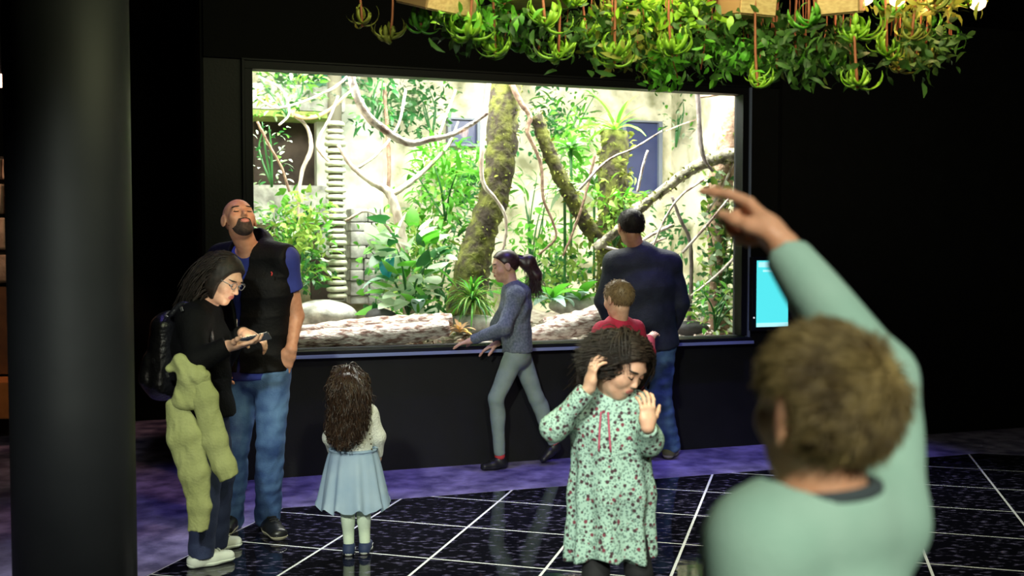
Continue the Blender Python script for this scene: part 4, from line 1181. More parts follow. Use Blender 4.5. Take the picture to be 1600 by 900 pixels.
HL_SHORT = ([-.55, -.30, -.14, -.06, .03, .10, .16, .30, .45], [-.30, -.27, -.10, .06, -.02, .10, .22, .33, .36])
HL_LONG = ([-.55, -.30, -.14, .02, .10, .20, .30, .45], [-.60, -.60, -.40, -.25, .05, .25, .36, .40])
def hair_shell(B, th, line, res, noise=0.0, seed=0, extra=(), wf=40):
    pr = infl([B.head[0]], th) + list(extra)
    def post(D, X, Y, Z):
        q = B.loc(X, Y, Z)
        g = np.interp(q[1], *line).astype(np.float32)
        D = np.maximum(D, np.minimum((g - q[2]) * B.hh * 0.8, (0.0 if not extra else 1.0) * 10 + (g - q[2]) * B.hh * 0.8)) if not extra else D
        if noise: D = D + noise * wave(X, Y, Z, seed, wf)
        return D
    v, F = field_mesh(pr, res, post=post)
    return v, F

def scalp_shell(B, th, line, res, lump=0.0):
    def post(D, X, Y, Z):
        q = B.loc(X, Y, Z)
        if lump: D = D + lump * wave(X, Y, Z, 19, 75)
        return np.maximum(D, (np.interp(q[1], *line).astype(np.float32) - q[2]) * B.hh * 0.8)
    return field_mesh(infl([B.head[0]], th), res, post=post)

def short_hair(B, root, m, th, n, ln, w, line=HL_SHORT, res=0.005, lump=0.0, lift=0.35, crown=(0.03, -.30, .48), seed=0, ears=False):
    v, F = scalp_shell(B, th, line, res, lump)
    hs = wpart('hair', v, F, m, root)
    rg = np.random.default_rng(seed)
    idx = rg.integers(len(v), size=n)
    r = v[idx]
    if ears:
        q = B.loc(r[:, 0], r[:, 1], r[:, 2])
        r = r[~((np.abs(q[0]) > 0.22) & (q[1] > -0.24) & (q[1] < 0.16) & (q[2] < 0.18)) & (q[2] > -0.15)]; n = len(r)
    nn = r - B.hc; nn /= np.linalg.norm(nn, axis=1)[:, None]
    cr = B.H(*crown)
    tg = r - cr; tg -= nn * (tg * nn).sum(1)[:, None]; tg /= np.linalg.norm(tg, axis=1)[:, None] + 1e-6
    d = nn * lift + tg * 0.8 + rg.normal(size=(n, 3)) * 0.22
    d /= np.linalg.norm(d, axis=1)[:, None]
    L = ln * rg.uniform(0.6, 1.3, n)[:, None]
    paths = [r - nn * 0.004]
    for i in range(3):
        d = d - nn * 0.16
        paths.append(paths[-1] + d * L / 3)
    v2, F2 = strand_mesh(np.stack(paths, 1), w)
    wpart('hair_strands', v2, F2, m, hs_parent(hs, root))['kind'] = 'stuff'

def hs_parent(hs, root):
    return root

def flow_hair(roots, dirs, steps, step, grav, coll, wav=0.0, seed=0, target=None):
    """strands that leave the scalp, fall and slide over the colliders"""
    rg = np.random.default_rng(seed)
    n = len(roots); p = roots.copy(); d = dirs / (np.linalg.norm(dirs, axis=1)[:, None] + 1e-9)
    out = [p.copy()]
    ph = rg.uniform(0, 6.28, n); fr_ = rg.uniform(0.7, 1.2, n); wd = rg.normal(size=(n, 3))
    L = step * rg.uniform(0.72, 1.1, n)[:, None]
    def dist(q):
        return np.min([c[0](q[:, 0], q[:, 1], q[:, 2]) for c in coll], 0)
    for i in range(steps):
        gdir = np.array([0, 0, -1.0]) if target is None else target(p, i)
        d = d * 0.62 + gdir * grav + rg.normal(size=(n, 3)) * 0.06
        d /= np.linalg.norm(d, axis=1)[:, None] + 1e-9
        p = p + d * L + wd * (wav * np.sin(ph + i * fr_))[:, None]
        if coll:
            for _ in range(2):
                h = dist(p); e = 1e-3
                g = np.stack([dist(p + np.eye(3)[k] * e) - h for k in range(3)], 1) / e
                g /= np.linalg.norm(g, axis=1)[:, None] + 1e-9
                push = np.maximum(0, 0.006 - h)
                p = p + g * push[:, None]
        out.append(p.copy())
    return np.stack(out, 1)

def clear_face(B, pth):                            # leave out strands that would hang across the face
    q = B.loc(pth[..., 0], pth[..., 1], pth[..., 2])
    bad = ((q[1] > 0.14) & (q[2] < 0.30) & (np.abs(q[0]) < 0.29) & (q[2] > -0.6)).any(1)
    return pth[~bad]

def cloth(name, prims, res, m, root, amp=0.004, f=28, seed=0, st=(1, 1, 1), post=None, it=1):
    def pp(D, X, Y, Z):
        if amp: D = D + amp * wave(X, Y, Z, seed, f, st)
        return post(D, X, Y, Z) if post else D
    v, F = field_mesh(prims, res, post=pp, it=it)
    return wpart(name, v, F, m, root)

def sleeves(B, q, o_sh, o_el, o_wr, end=0.97, short=None):
    sh, el, wr = B.J['sh' + q], B.J['el' + q], B.J['wr' + q]; a = B.S
    if short is not None:
        e = sh + (el - sh) * short
        return [cut(cap(sh, el, 0.05 * a + o_sh, 0.042 * a + o_el, 0.03), e, el - sh)]
    e = el + (wr - el) * end
    return [cap(sh, el, 0.05 * a + o_sh, 0.040 * a + o_el, 0.03), cut(cap(el, wr, 0.040 * a + o_el, 0.026 * a + o_wr, 0.02), e, wr - el)]

def torso_cloth(B, o, hem=0.0, flare=0.0):          # hem: metres below the hip line
    t = infl(B.torso, o)
    if hem > 0:
        a = B.pv; b = B.pv - B.ax * (hem + 0.08)
        rx = (B.RX[0][0] + o, B.RX[0][1] + o)
        t.append(cut(ecap(a, b, rx, (rx[0] + flare, rx[1] + flare), B.uh, 0.03), B.pv - B.ax * hem, -B.ax))
        t = [cut(q, B.pv - B.ax * hem, -B.ax) for q in t]
    else:
        t = [cut(q, B.pv - B.ax * hem, -B.ax) for q in t]
    return t

def trousers(B, root, m, res, o=0.014, oan=0.022, amp=0.005, f=34, end=1.0, waist=0.16, name='trousers', seed=3, st=(0.6, 0.6, 1.5)):
    pr = [cut(q, B.pv + B.ax * waist, B.ax) for q in infl(B.torso[:1], o)]
    for q in 'LR':
        hp, kn, an = B.J['hip' + q], B.J['kn' + q], B.J['an' + q]; a = B.S
        e = kn + (an - kn) * end
        pr += [cap(hp, kn, 0.084 * a + o, 0.058 * a + o, 0.025 * a), cut(cap(kn, an, 0.058 * a + o, 0.040 * a + oan, 0.02 * a), e, an - kn)]
        pr += [cut(p_, e, an - kn) for p_ in infl(B.leg[q][2:], max(o, 0.004))]
    return cloth(name, pr, res, m, root, amp, f, seed, st)

def shoe(B, q, root, m, solem, res=0.005, sz=1.0, tilt=False, sock=None, lace=None):
    an, to = B.J['an' + q], B.J['to' + q]; S = B.S * sz
    f = to - an; f[2] = 0 if not tilt else f[2]; f = nrm(f); side = nrm(np.cross(f, [0, 0, 1]))
    heel = an - f * 0.035 * S
    if not tilt:
        heel = np.array([heel[0], heel[1], 0.036 * S]); tip = np.array([to[0], to[1], 0.030 * S])
    else:
        heel = heel - np.array([0, 0, 0.04 * S]); tip = to
    pr = [ecap(heel, heel * 0.5 + tip * 0.5, (0.036 * S, 0.040 * S), (0.042 * S, 0.040 * S), side, 0.02), ecap(heel * 0.5 + tip * 0.5, tip, (0.042 * S, 0.040 * S), (0.040 * S, 0.027 * S), side, 0.02),
          cap(heel + f * 0.02 * S, an + np.array([0, 0, 0.01]), 0.038 * S, 0.042 * S, 0.03)]
    top = an + np.array([0, 0, 0.012 * S])
    pr = [cut(p, top, np.array([0, 0, 1.0]) - f * 0.3) for p in pr]
    zf = 0.0 if not tilt else -9
    so = cloth('shoe', pr, res, m, root, 0, post=lambda D, X, Y, Z: np.maximum(D, zf + 0.004 - Z))
    if not tilt and solem is not None:
        sp_ = infl(pr[:2], 0.004)
        v, F = field_mesh(sp_, res * 0.8, post=lambda D, X, Y, Z: np.maximum(np.maximum(D, 0.001 - Z), Z - 0.022 * S))
        wpart('shoe_sole', v, F, solem, root)
    if lace is not None:
        parts = []
        for t in (0.45, 0.58, 0.70):
            c = heel * (1 - t) + tip * t + np.array([0, 0, 0.040 * S * (1.05 - 0.35 * (t - .4))])
            parts.append(tube_vf([c - side * 0.022 * S, c + np.array([0, 0, 0.004]), c + side * 0.022 * S], 0.004 * S, 5, 3))
        v, f_ = merge(parts)
        wpart('shoe_laces', v, f_, lace, root)
    return so

def person(label, foot, cat='person'):
    return thing('person', label, cat, (foot[0], foot[1], 0))

JEANS = mat('blue_jeans', (0.025, 0.065, 0.21), 0.8, (0.10, 0.20, 0.40), 8, bump=0.25, bscale=160, detail=6)
M_BLK = mat('black_fabric', (0.006, 0.006, 0.007), 0.75, bump=0.2, bscale=90)
M_BLKS = mat('black_shoe', (0.012, 0.012, 0.014), 0.45)
M_WSOLE = mat('pale_sole', (0.55, 0.55, 0.48), 0.6)
M_DKHAIR = mat('black_brown_hair', (0.008, 0.006, 0.005), 0.6, (0.020, 0.013, 0.010), 60, spec=0.3)

# ------------------------------------------------------------------ bald man in the vest
J = dict(shL=(446, 405, 5.22), shR=(346, 406, 5.40), elL=(463, 494, 5.31), wrL=(455, 545, 5.215), elR=(330, 500, 5.46), wrR=(352, 558, 5.26),
         hipL=(427, 580, 5.26), hipR=(383, 580, 5.34), knL=(423, 692, 5.20), anL=(418, 806, 5.36), toL=(436, 828, 5.16),
         knR=(368, 694, 5.28), anR=(360, 812, 5.40), toR=(350, 832, 5.22), head=(374, 343, 5.20))
B = Body(J, 1.0, 0.225, (0.42, -0.72, 0.48), (-0.26, 0.42, 0.86), 0.92).skull()
B.make_hand('L', (-0.38, 0.02, -0.92), (-0.3, 1, 0.1), [(0.2, 0.3, 0.2)] * 4)
B.make_hand('R', (0.1, -0.5, -0.6), (1, 0, 0))
r_ = person('bald bearded man in black vest and jeans looking up at left', B.J['anL'])
build_body(B, r_, SK_TAN, 0.007, 0.0035, brow=M_DKHAIR, eyes='closed')
hp = infl(B.head, 0.0018)
def beard_post(D, X, Y, Z):
    q = B.loc(X, Y, Z)
    a = np.maximum(q[2] - np.where(np.abs(q[0]) < 0.13, -0.175, -0.175 - np.clip((np.abs(q[0]) - 0.13) * 2.2, 0, 0.13) + np.clip(0.16 - q[1], 0, 1) * 1.3), 0.02 - q[1])
    mouth = 1 - np.sqrt((q[0] / .10) ** 2 + ((q[2] + .25) / .045) ** 2)
    chk = np.maximum(np.abs(q[0]) * 0 - 1, np.minimum(q[2] + 0.24, 0.25 - np.abs(q[0]) - 0.10) * np.where(np.abs(q[0]) > .13, 1, 0))
    return np.maximum(np.maximum(D, a * B.hh * 0.7), np.where(q[1] > .2, mouth * 0.02, -1))
v, F = field_mesh(hp, 0.0035, post=beard_post)
wpart('beard', v, F, mat('dark_stubble', (0.02, 0.012, 0.009), 0.85, (0.05, 0.03, 0.022), 90), r_)
TEE = mat('royal_blue_cotton', (0.012, 0.022, 0.17), 0.8, (0.018, 0.03, 0.22), 12)
pr = torso_cloth(B, 0.012, 0.03) + sleeves(B, 'L', 0.014, 0.018, 0, short=0.52) + sleeves(B, 'R', 0.014, 0.018, 0, short=0.52)
pr = [p if i else p for i, p in enumerate(pr)]
cut_n = B.nb + B.fw * 0.035
cloth('tee_shirt', pr + [ell(B.nb + B.fw * 0.04 + B.ax * 0.035, (0.075, 0.075, 0.05), k=0.01, op='-')], 0.006, TEE, r_, 0.003, 30, 4)
VEST = mat('black_quilted_vest', (0.0025, 0.0025, 0.003), 0.7, (0.004, 0.004, 0.005), 20, spec=0.15, bump=0.2, bscale=60)
pr = torso_cloth(B, 0.030, -0.005)
for q in 'LR':
    pr.append(ell(B.J['sh' + q] + B.ax * 0.0, (0.062, 0.075, 0.06), k=0.03))
pr = [cut(p, B.J['shL'] + B.us * 0.035, B.us) for p in pr]
pr += [ecap(B.nb - B.ax * 0.02 - B.fw * 0.02, B.nb + B.ax * 0.055 - B.fw * 0.03, (0.10, 0.085), (0.095, 0.085), B.us, 0.03)]
pr += [ell(B.nb + B.fw * 0.03 + B.ax * 0.07, (0.07, 0.085, 0.12), k=0.015, op='-')]
def vest_post(D, X, Y, Z):
    x, y, z = X - B.sp[0], Y - B.sp[1], Z - B.sp[2]
    a = x * B.ax[0] + y * B.ax[1] + z * B.ax[2]; u = x * B.us[0] + y * B.us[1] + z * B.us[2]; w = x * B.fw[0] + y * B.fw[1] + z * B.fw[2]
    D = D + 0.006 * np.abs(np.sin(a * 32)) ** 0.5 - 0.005                      # quilting channels
    half = 0.012 + np.clip(a + 0.34, 0, 1) * 0.16                            # V opening at the front
    return np.maximum(D, np.where(w > 0.0, (half - np.abs(u + 0.012)) * 0.9, -1))
cloth('vest', pr, 0.006, VEST, r_, 0.003, 24, 9, post=vest_post)
# zip and chest emblem
zl = [B.sp + B.fw * (0.135 + 0.01 * t) - B.ax * (0.30 + 0.17 * t) - B.us * 0.012 for t in np.linspace(0, 1, 4)]
v, f = tube_vf(zl, 0.004, 5, 2); wpart('zip', v, f, mat('zip_metal', (0.3, 0.3, 0.32), 0.35, metal=0.8), r_)
c = P(424, 431, 5.07)
v, f = tube_vf([c, c + np.array([0.004, 0, 0.012]), c + np.array([-0.002, 0, 0.02])], 0.003, 5, 2); wpart('chest_emblem', v, f, mat('red_thread', (0.5, 0.03, 0.03), 0.7), r_)
trousers(B, r_, JEANS, 0.006, 0.010, 0.028, 0.0055, 60, end=1.12, st=(0.9, 0.9, 1.0))
M_DSH = mat('black_leather_shoe', (0.012, 0.012, 0.013), 0.35)
for q in 'LR': shoe(B, q, r_, M_DSH, mat('tan_sole', (0.35, 0.33, 0.24), 0.6), sz=1.12, lace=M_BLK)

# ------------------------------------------------------------------ woman with the phone
J = dict(shR=(302, 500, 4.60), shL=(322, 494, 4.90), elR=(306, 566, 4.48), wrR=(356, 541, 4.50), elL=(346, 562, 4.94), wrL=(380, 520, 4.74),
         hipR=(314, 640, 4.68), hipL=(326, 640, 4.82), knR=(322, 748, 4.70), anR=(314, 868, 4.74), toR=(358, 876, 4.82),
         knL=(344, 742, 4.90), anL=(336, 848, 5.0), toL=(370, 852, 5.05), head=(348, 436, 4.70))
B = Body(J, 0.92, 0.215, (0.80, -0.30, -0.42), (0.42, -0.05, 0.90)).skull()
B.make_hand('R', (0.9, -0.05, 0.12), (0.05, 0.1, 1), [(0.1, 0.35, 0.4)] * 4, thumb=(0.6, 0.7, 0.2))
B.make_hand('L', (0.85, -0.25, -0.22), (0.1, -0.1, -1), [(0.2, 0.5, 0.4)] + [(0.5, 0.6, 0.5)] * 3)
r_ = person('dark haired woman in black looking down at a phone beside the pillar', B.J['anR'])
build_body(B, r_, SK_FAIR, 0.0075, 0.0035, brow=M_DKHAIR, eyes='closed')
def wh(D, X, Y, Z):
    q = B.loc(X, Y, Z)
    return np.maximum(D, (np.interp(q[1], [-.55, -.3, 0, .12, .17, .25, .32, .45], [-.62, -.6, -.5, -.42, -.05, .22, .34, .38]).astype(np.float32) - q[2]) * B.hh * 0.7) + 0.002 * wave(X, Y, Z, 3, 90)
v, F = field_mesh(infl(B.head[:2], 0.016) + [cap(B.H(0, -.25, -.1), B.H(0, -.40, -.62), 0.06, 0.045, 0.04), B.he((.32, -.02, -.08), (.10, .17, .24), .05), B.he((-.32, -.02, -.08), (.10, .17, .24), .05)], 0.005, post=wh)
wpart('hair', v, F, M_DKHAIR, r_)
rg = np.random.default_rng(5); idx = rg.integers(len(v), size=900); rt_ = v[idx]
keep = B.loc(rt_[:, 0], rt_[:, 1], rt_[:, 2])[1] < 0.02; rt_ = rt_[keep]
nn = rt_ - B.hc
pth = flow_hair(rt_, nn * 0.3 - B.M[:, 1] * 0.10 - B.M[:, 2] * 0.03, 8, 0.022, 0.42, [infl([B.head[0]], 0.012)[0], infl([B.head[1]], 0.012)[0], infl([B.torso[2]], 0.03)[0], infl([B.torso[1]], 0.03)[0]], 0.002, 3,
                target=lambda p, i: np.array([-0.45, 0.0, -1.0]))
pth = clear_face(B, pth)
v, F = strand_mesh(pth, 0.0045); wpart('hair_strands', v, F, M_DKHAIR, r_)['kind'] = 'stuff'
pr = torso_cloth(B, 0.032, 0.02) + sleeves(B, 'R', 0.018, 0.02, 0.016) + sleeves(B, 'L', 0.018, 0.02, 0.016)
pr.append(ecap(B.nb - B.ax * 0.02, B.nb + B.ax * 0.03, (0.085, 0.08), (0.075, 0.07), B.us, 0.03))
cloth('jacket', pr, 0.0075, mat('black_jacket', (0.002, 0.002, 0.0026), 0.8, spec=0.12, bump=0.2, bscale=70), r_, 0.005, 26, 13)
trousers(B, r_, mat('dark_blue_jeans', (0.018, 0.026, 0.075), 0.8, (0.035, 0.05, 0.12), 9, bump=0.2, bscale=160), 0.0075, 0.012, 0.026, 0.005, 30, end=1.0)
WSH = mat('white_trainer', (0.62, 0.66, 0.58), 0.55)
for q in 'LR': shoe(B, q, r_, WSH, mat('white_sole', (0.66, 0.72, 0.62), 0.6), lace=WSH)
# glasses
gm = mat('thin_glasses_frame', (0.25, 0.25, 0.27), 0.3, metal=0.7)
parts = []
for e in (-1, 1):
    c = np.array((e * .15, .43, .03))
    ring = [B.H(c[0] + .095 * math.cos(a), c[1] - abs(.02 * math.cos(a)), c[2] + .075 * math.sin(a)) for a in np.linspace(0, 6.283, 13)]
    parts.append(tube_vf(ring, 0.0022, 5, 1)); parts.append(tube_vf([B.H(e * .245, .42, .04), B.H(e * .34, .2, .05), B.H(e * .37, -.02, .05)], 0.002, 5, 2))
parts.append(tube_vf([B.H(-.055, .44, .05), B.H(0, .455, .06), B.H(.055, .44, .05)], 0.002, 5, 2))
v, f = merge(parts); wpart('glasses', v, f, gm, r_)
# phone
ph = thing('phone', 'lit phone held by the woman in black', 'phone', P(394, 531, 4.56))
axp, ayp = nrm((0.95, 0.05, 0.22)), nrm((0.0, 0.90, -0.42)); azp = np.cross(axp, ayp)
boxo('phone_body', P(396, 530, 4.56), axp * 0.075, ayp * 0.036, azp * 0.0045, mat('phone_case', (0.02, 0.02, 0.03), 0.3), ph, 0.003)
boxo('phone_screen', P(396, 530, 4.56) + azp * 0.005, axp * 0.069, ayp * 0.032, azp * 0.0006, mat('phone_screen_glow', (0.1, 0.1, 0.1), 0.2, emit=(1.0, 0.86, 0.66), estr=22), ph)

# backpack on her back
bp = thing('backpack', 'black shiny backpack on the back of the woman', 'backpack', (P(258, 600, 4.72)[0], 4.72, P(258, 622, 4.72)[2]))
M_BAG = mat('black_shiny_nylon', (0.010, 0.010, 0.013), 0.28, bump=0.6, bscale=24)
c0, c1 = P(262, 512, 4.74), P(258, 596, 4.74)
pr = [ecap(c1, c0, (0.085, 0.15), (0.075, 0.13), (1, 0, 0), 0.04), ecap(P(238, 592, 4.7), P(240, 560, 4.7), (0.05, 0.11), (0.045, 0.10), (1, 0, 0), 0.02)]
cloth('bag_body', pr, 0.007, M_BAG, bp, 0.007, 26, 17)
for dy in (-0.1, 0.1):
    v, f = tube_vf([P(276, 492, 4.72) + np.array([0, dy, 0]), P(300, 478, 4.72) + np.array([0, dy, 0.015]), P(328, 500, 4.72) + np.array([0.02, dy, 0]), P(326, 550, 4.72) + np.array([0.03, dy, 0]), P(290, 596, 4.72) + np.array([0, dy, 0])], 0.014, 7, 5)
    wpart('strap', v, f, M_BAG, bp)
bk = mat('buckle_metal', (0.7, 0.7, 0.7), 0.2, metal=1.0)
for x, y in ((284, 483), (240, 563), (262, 586), (284, 596)):
    c = P(x, y, 4.52); boxo('buckle', c, (0.006, 0, 0.002), (0, 0.004, 0), (-0.003, 0, 0.010), bk, bp, 0.001)

# light green jacket slung from the bag
jk = thing('slung_jacket', 'yellow green jacket hanging over the arm of the woman, sleeves down', 'jacket', (P(300, 700, 4.46)[0], 4.46, P(300, 830, 4.46)[2]))
M_JK = mat('yellow_green_cotton', (0.25, 0.27, 0.10), 0.85, (0.31, 0.33, 0.135), 7, bump=0.25, bscale=90)
dj = 4.44
def jp(*pts): return [P(x, y, dj + (k[0] if k else 0)) for x, y, *k in pts]
a = jp((304, 580), (320, 622), (336, 690), (350, 728), (362, 752))
pr = [ecap(a[0], a[1], (0.048, 0.03), (0.054, 0.03), (1, 0, 0.3), 0.03), ecap(a[1], a[2], (0.054, 0.03), (0.055, 0.03), (1, 0, 0.3), 0.03), ecap(a[2], a[3], (0.055, 0.03), (0.050, 0.03), (1, 0, 0.3), 0.03), cut(ecap(a[3], a[4], (0.048, 0.038), (0.045, 0.036), (1, 0, 0.4), 0.03), P(360, 746, dj), (0.5, 0, -1))]
cloth('jacket_sleeve', pr, 0.006, M_JK, jk, 0.0035, 60, 21, (1.8, 1.2, 0.25))
a = jp((273, 630), (290, 682), (304, 740), (312, 790), (309, 836))
pr = [ecap(a[0], a[1], (0.040, 0.024), (0.082, 0.034), (1, 0, 0), 0.03), ecap(a[1], a[2], (0.082, 0.034), (0.066, 0.034), (1, 0, 0), 0.03), ecap(a[2], a[3], (0.066, 0.034), (0.050, 0.030), (1, 0, 0), 0.03), cut(ecap(a[3], a[4], (0.050, 0.030), (0.046, 0.028), (1, 0, 0), 0.03), P(308, 829, dj), (0, 0, -1))]
cloth('jacket_sleeve', pr, 0.006, M_JK, jk, 0.0035, 60, 22, (1.8, 1.2, 0.25))
a = jp((266, 574), (284, 566), (300, 586), (290, 628), (318, 590), (326, 602), (282, 556))
pr = [cap(a[0], a[1], 0.020, 0.030, 0.02), cap(a[1], a[2], 0.030, 0.042, 0.03), ecap(a[2], a[3], (0.055, 0.04), (0.06, 0.04), (1, 0, 0), 0.03), cap(a[2], a[4], 0.040, 0.03, 0.02), cap(a[4], a[5], 0.024, 0.014, 0.02), cap(a[1], a[6], 0.02, 0.012, 0.02)]
cloth('jacket_body', pr, 0.005, M_JK, jk, 0.007, 60, 23)

# ------------------------------------------------------------------ small girl in the tulle skirt, from behind
J = dict(shL=(529, 646, 4.93), shR=(577, 646, 4.97), elL=(516, 684, 4.95), wrL=(520, 706, 5.06), elR=(592, 682, 5.0), wrR=(591, 712, 5.06),
         hipL=(541, 720, 4.95), hipR=(565, 720, 4.97), knL=(543, 788, 4.93), anL=(545, 850, 4.93), toL=(546, 862, 5.06), knR=(568, 788, 4.95), anR=(570, 849, 4.95), toR=(575, 860, 5.07), head=(546, 604, 4.95))
B = Body(J, 0.55, 0.185, (0.42, 0.88, 0.02), (0, 0, 1), child=True).skull(chub=0.02, kid=True)
B.make_hand('R', (-0.05, 0.35, -0.9), (-1, 0, 0)); B.make_hand('L', (0.05, 0.4, -0.9), (1, 0, 0))
r_ = person('small girl with long wavy hair and pale blue tulle skirt, from behind', B.J['anL'])
build_body(B, r_, SK_FAIR, 0.006, 0.004, brow=M_DKHAIR)
BRHAIR = mat('wavy_brown_hair', (0.016, 0.008, 0.005), 0.38, (0.05, 0.024, 0.012), 50)
extra = [cap(P(545, 610, 4.86), P(539, 684, 4.84), 0.075, 0.050, 0.05), cap(P(528, 640, 4.88), P(524, 688, 4.86), 0.045, 0.03, 0.04), cap(P(556, 640, 4.88), P(552, 680, 4.86), 0.040, 0.025, 0.04), cap(P(570, 612, 4.93), P(568, 648, 4.9), 0.03, 0.015, 0.03)]
def hp_(D, X, Y, Z):
    q = B.loc(X, Y, Z)
    D = np.maximum(D, np.where(q[1] > -0.05, (np.interp(q[1], *HL_LONG).astype(np.float32) - q[2]) * B.hh * 0.8, -1))
    return D + 0.006 * wave(X, Y, Z, 31, 46, (1.4, 1.4, 0.7))
v, F = field_mesh(infl([B.head[0]], 0.014) + extra, 0.005, post=hp_)
wpart('hair', v, F, BRHAIR, r_)
rg = np.random.default_rng(6); idx = rg.integers(len(v), size=1500); rt_ = v[idx]
pth = flow_hair(rt_, rt_ - B.hc - np.array([0, 0, 0.05]), 9, 0.013, 0.5, [infl([B.head[0]], 0.014)[0]] + infl(extra, -0.004), 0.005, 3)
pth[:, :, 2] = np.maximum(pth[:, :, 2], P(540, 703, 4.85)[2] + RNG.uniform(-0.01, 0.05, (len(pth), 1)) + 0.5 * np.abs(pth[:, :, 0] - P(540, 700, 4.85)[0]))
v, F = strand_mesh(pth, 0.0032); wpart('hair_strands', v, F, BRHAIR, r_)['kind'] = 'stuff'
KN = mat('white_knit', (0.74, 0.75, 0.68), 0.9, (0.82, 0.82, 0.76), 60, bump=0.5, bscale=140)
pr = torso_cloth(B, 0.012, -0.02) + sleeves(B, 'L', 0.010, 0.012, 0.010, 1.0) + sleeves(B, 'R', 0.010, 0.012, 0.010, 1.0)
cloth('cardigan', pr, 0.005, KN, r_, 0.003, 40, 33)
for i in range(6):
    c = P(575 + i * 1.2, 662 + i * 8, 4.885); v, f = uvs(c, 0.0045, 6); wpart('button', v, f, mat('dark_button', (0.1, 0.08, 0.05), 0.5), r_)
# tulle skirt: two pleated layers
M_TU = mat('pale_blue_tulle', (0.40, 0.55, 0.74), 0.7, (0.52, 0.66, 0.82), 8, trans=0.3)
def skirt(name, c, zt, zb, rt0, rb0, m, npl, amp, seed, ell_=0.8, rag=0.012):
    rg = np.random.default_rng(seed); n = 96; v = []; rows = 14
    ph = rg.uniform(0, 6.28, 3)
    for i in range(rows + 1):
        t = i / rows; z = zt + (zb - zt) * t; r0 = rt0 + (rb0 - rt0) * (t ** 0.8)
        for j in range(n):
            a = j / n * 2 * math.pi
            k = math.sin(a * npl + ph[0] + 0.5 * math.sin(a * 3 + ph[1])) + 0.5 * math.sin(a * (npl * 2 - 3) + ph[2])
            r = r0 * (1 + amp * k * (0.25 + 0.75 * t))
            v.append((c[0] + r * math.cos(a), c[1] + r * ell_ * math.sin(a), z + (rag * k * t if t > .9 else 0)))
    f = [(i * n + j, i * n + (j + 1) % n, (i + 1) * n + (j + 1) % n, (i + 1) * n + j) for i in range(rows) for j in range(n)]
    f.append(tuple(range(n)))
    o = wpart(name, v, f, m, r_)
    return o
wz, hz = P(553, 706, 4.95)[2], P(553, 792, 4.95)[2]
cs = P(552, 706, 4.955)
skirt('tulle_skirt', cs, wz + 0.012, hz, 0.112, 0.172, M_TU, 11, 0.07, 1)
skirt('skirt_underlayer', cs, wz, hz + 0.015, 0.100, 0.150, mat('skirt_lining', (0.40, 0.48, 0.58), 0.8), 7, 0.05, 2)
v, f = tube_vf([(cs[0] + 0.113 * math.cos(a), cs[1] + 0.092 * math.sin(a), wz + 0.012) for a in np.linspace(0, 6.283, 25)], 0.008, 6, 1); wpart('waistband', v, f, M_TU, r_)
trousers(B, r_, mat('white_tights', (0.66, 0.78, 0.62), 0.75), 0.005, 0.003, 0.004, 0.001, 30, end=1.0, name='tights')
NAVY = mat('navy_canvas', (0.02, 0.035, 0.10), 0.7)
for q in 'LR': shoe(B, q, r_, NAVY, mat('white_rubber', (0.6, 0.62, 0.58), 0.5), 0.004, sz=1.12)
# ------------------------------------------------------------------ walking girl with the ponytail
J = dict(shL=(806, 462, 6.70), shR=(800, 458, 6.98), elL=(788, 512, 6.62), wrL=(740, 531, 6.78), elR=(778, 508, 7.0), wrR=(778, 536, 6.90),
         hipL=(806, 552, 6.76), hipR=(812, 552, 6.90), knL=(775, 622, 6.76), anL=(781, 712, 6.86), toL=(756, 727, 6.80),
         knR=(838, 622, 6.95), anR=(866, 694, 7.02), toR=(848, 717, 6.97), head=(788, 416, 6.84))
B = Body(J, 0.80, 0.205, (-0.94, -0.22, -0.16), (-0.10, 0, 1), 0.95, child=True).skull(kid=True)
B.make_hand('L', (-0.9, 0.2, -0.28), (0.1, 0.1, -1), [(0.1, 0.25, 0.2)] * 4, HL=0.16)
B.make_hand('R', (-0.75, 0.1, -0.35), (0.1, 0.1, -1), [(0.15, 0.3, 0.2)] * 4, HL=0.16)
r_ = person('girl with flying ponytail and grey leggings walking along the window', B.J['anL'])
build_body(B, r_, SK_FAIR, 0.0075, 0.0042, brow=M_DKHAIR, eyes='closed')
HB = mat('dark_brown_hair', (0.020, 0.009, 0.008), 0.4, (0.05, 0.022, 0.02), 50)
v, F = scalp_shell(B, 0.010, ([-.55, -.30, -.14, -.02, .06, .12, .2, .30, .45], [-.22, -.2, -.05, .10, .05, .14, .24, .33, .38]), 0.006)
wpart('hair', v, F, HB, r_)
pb = B.H(0, -.46, .16)
tip = P(848, 428, 6.88)
pr = [cap(pb, P(826, 410, 6.88), 0.03, 0.05, 0.03), cap(P(826, 412, 6.88), P(838, 430, 6.88), 0.05, 0.04, 0.03), cap(P(836, 432, 6.88), P(833, 455, 6.88), 0.032, 0.014, 0.03)]
cloth('ponytail', pr, 0.006, HB, r_, 0.008, 48, 41)
rg = np.random.default_rng(7); n = 420
t0 = rg.normal(size=(n, 3)) * 0.012 + pb
m1 = P(826, 408, 6.88) + rg.normal(size=(n, 3)) * 0.022; m2 = P(841, 424, 6.88) + rg.normal(size=(n, 3)) * 0.03; m3 = P(836, 455, 6.88) + rg.normal(size=(n, 3)) * np.array([0.035, 0.03, 0.035])
ts = np.linspace(0, 1, 8)[None, :, None]
pth = (1 - ts) ** 3 * t0[:, None] + 3 * ts * (1 - ts) ** 2 * m1[:, None] + 3 * ts ** 2 * (1 - ts) * m2[:, None] + ts ** 3 * m3[:, None]
v, F = strand_mesh(pth, 0.004); wpart('ponytail_strands', v, F, HB, r_)['kind'] = 'stuff'
rg = np.random.default_rng(9)
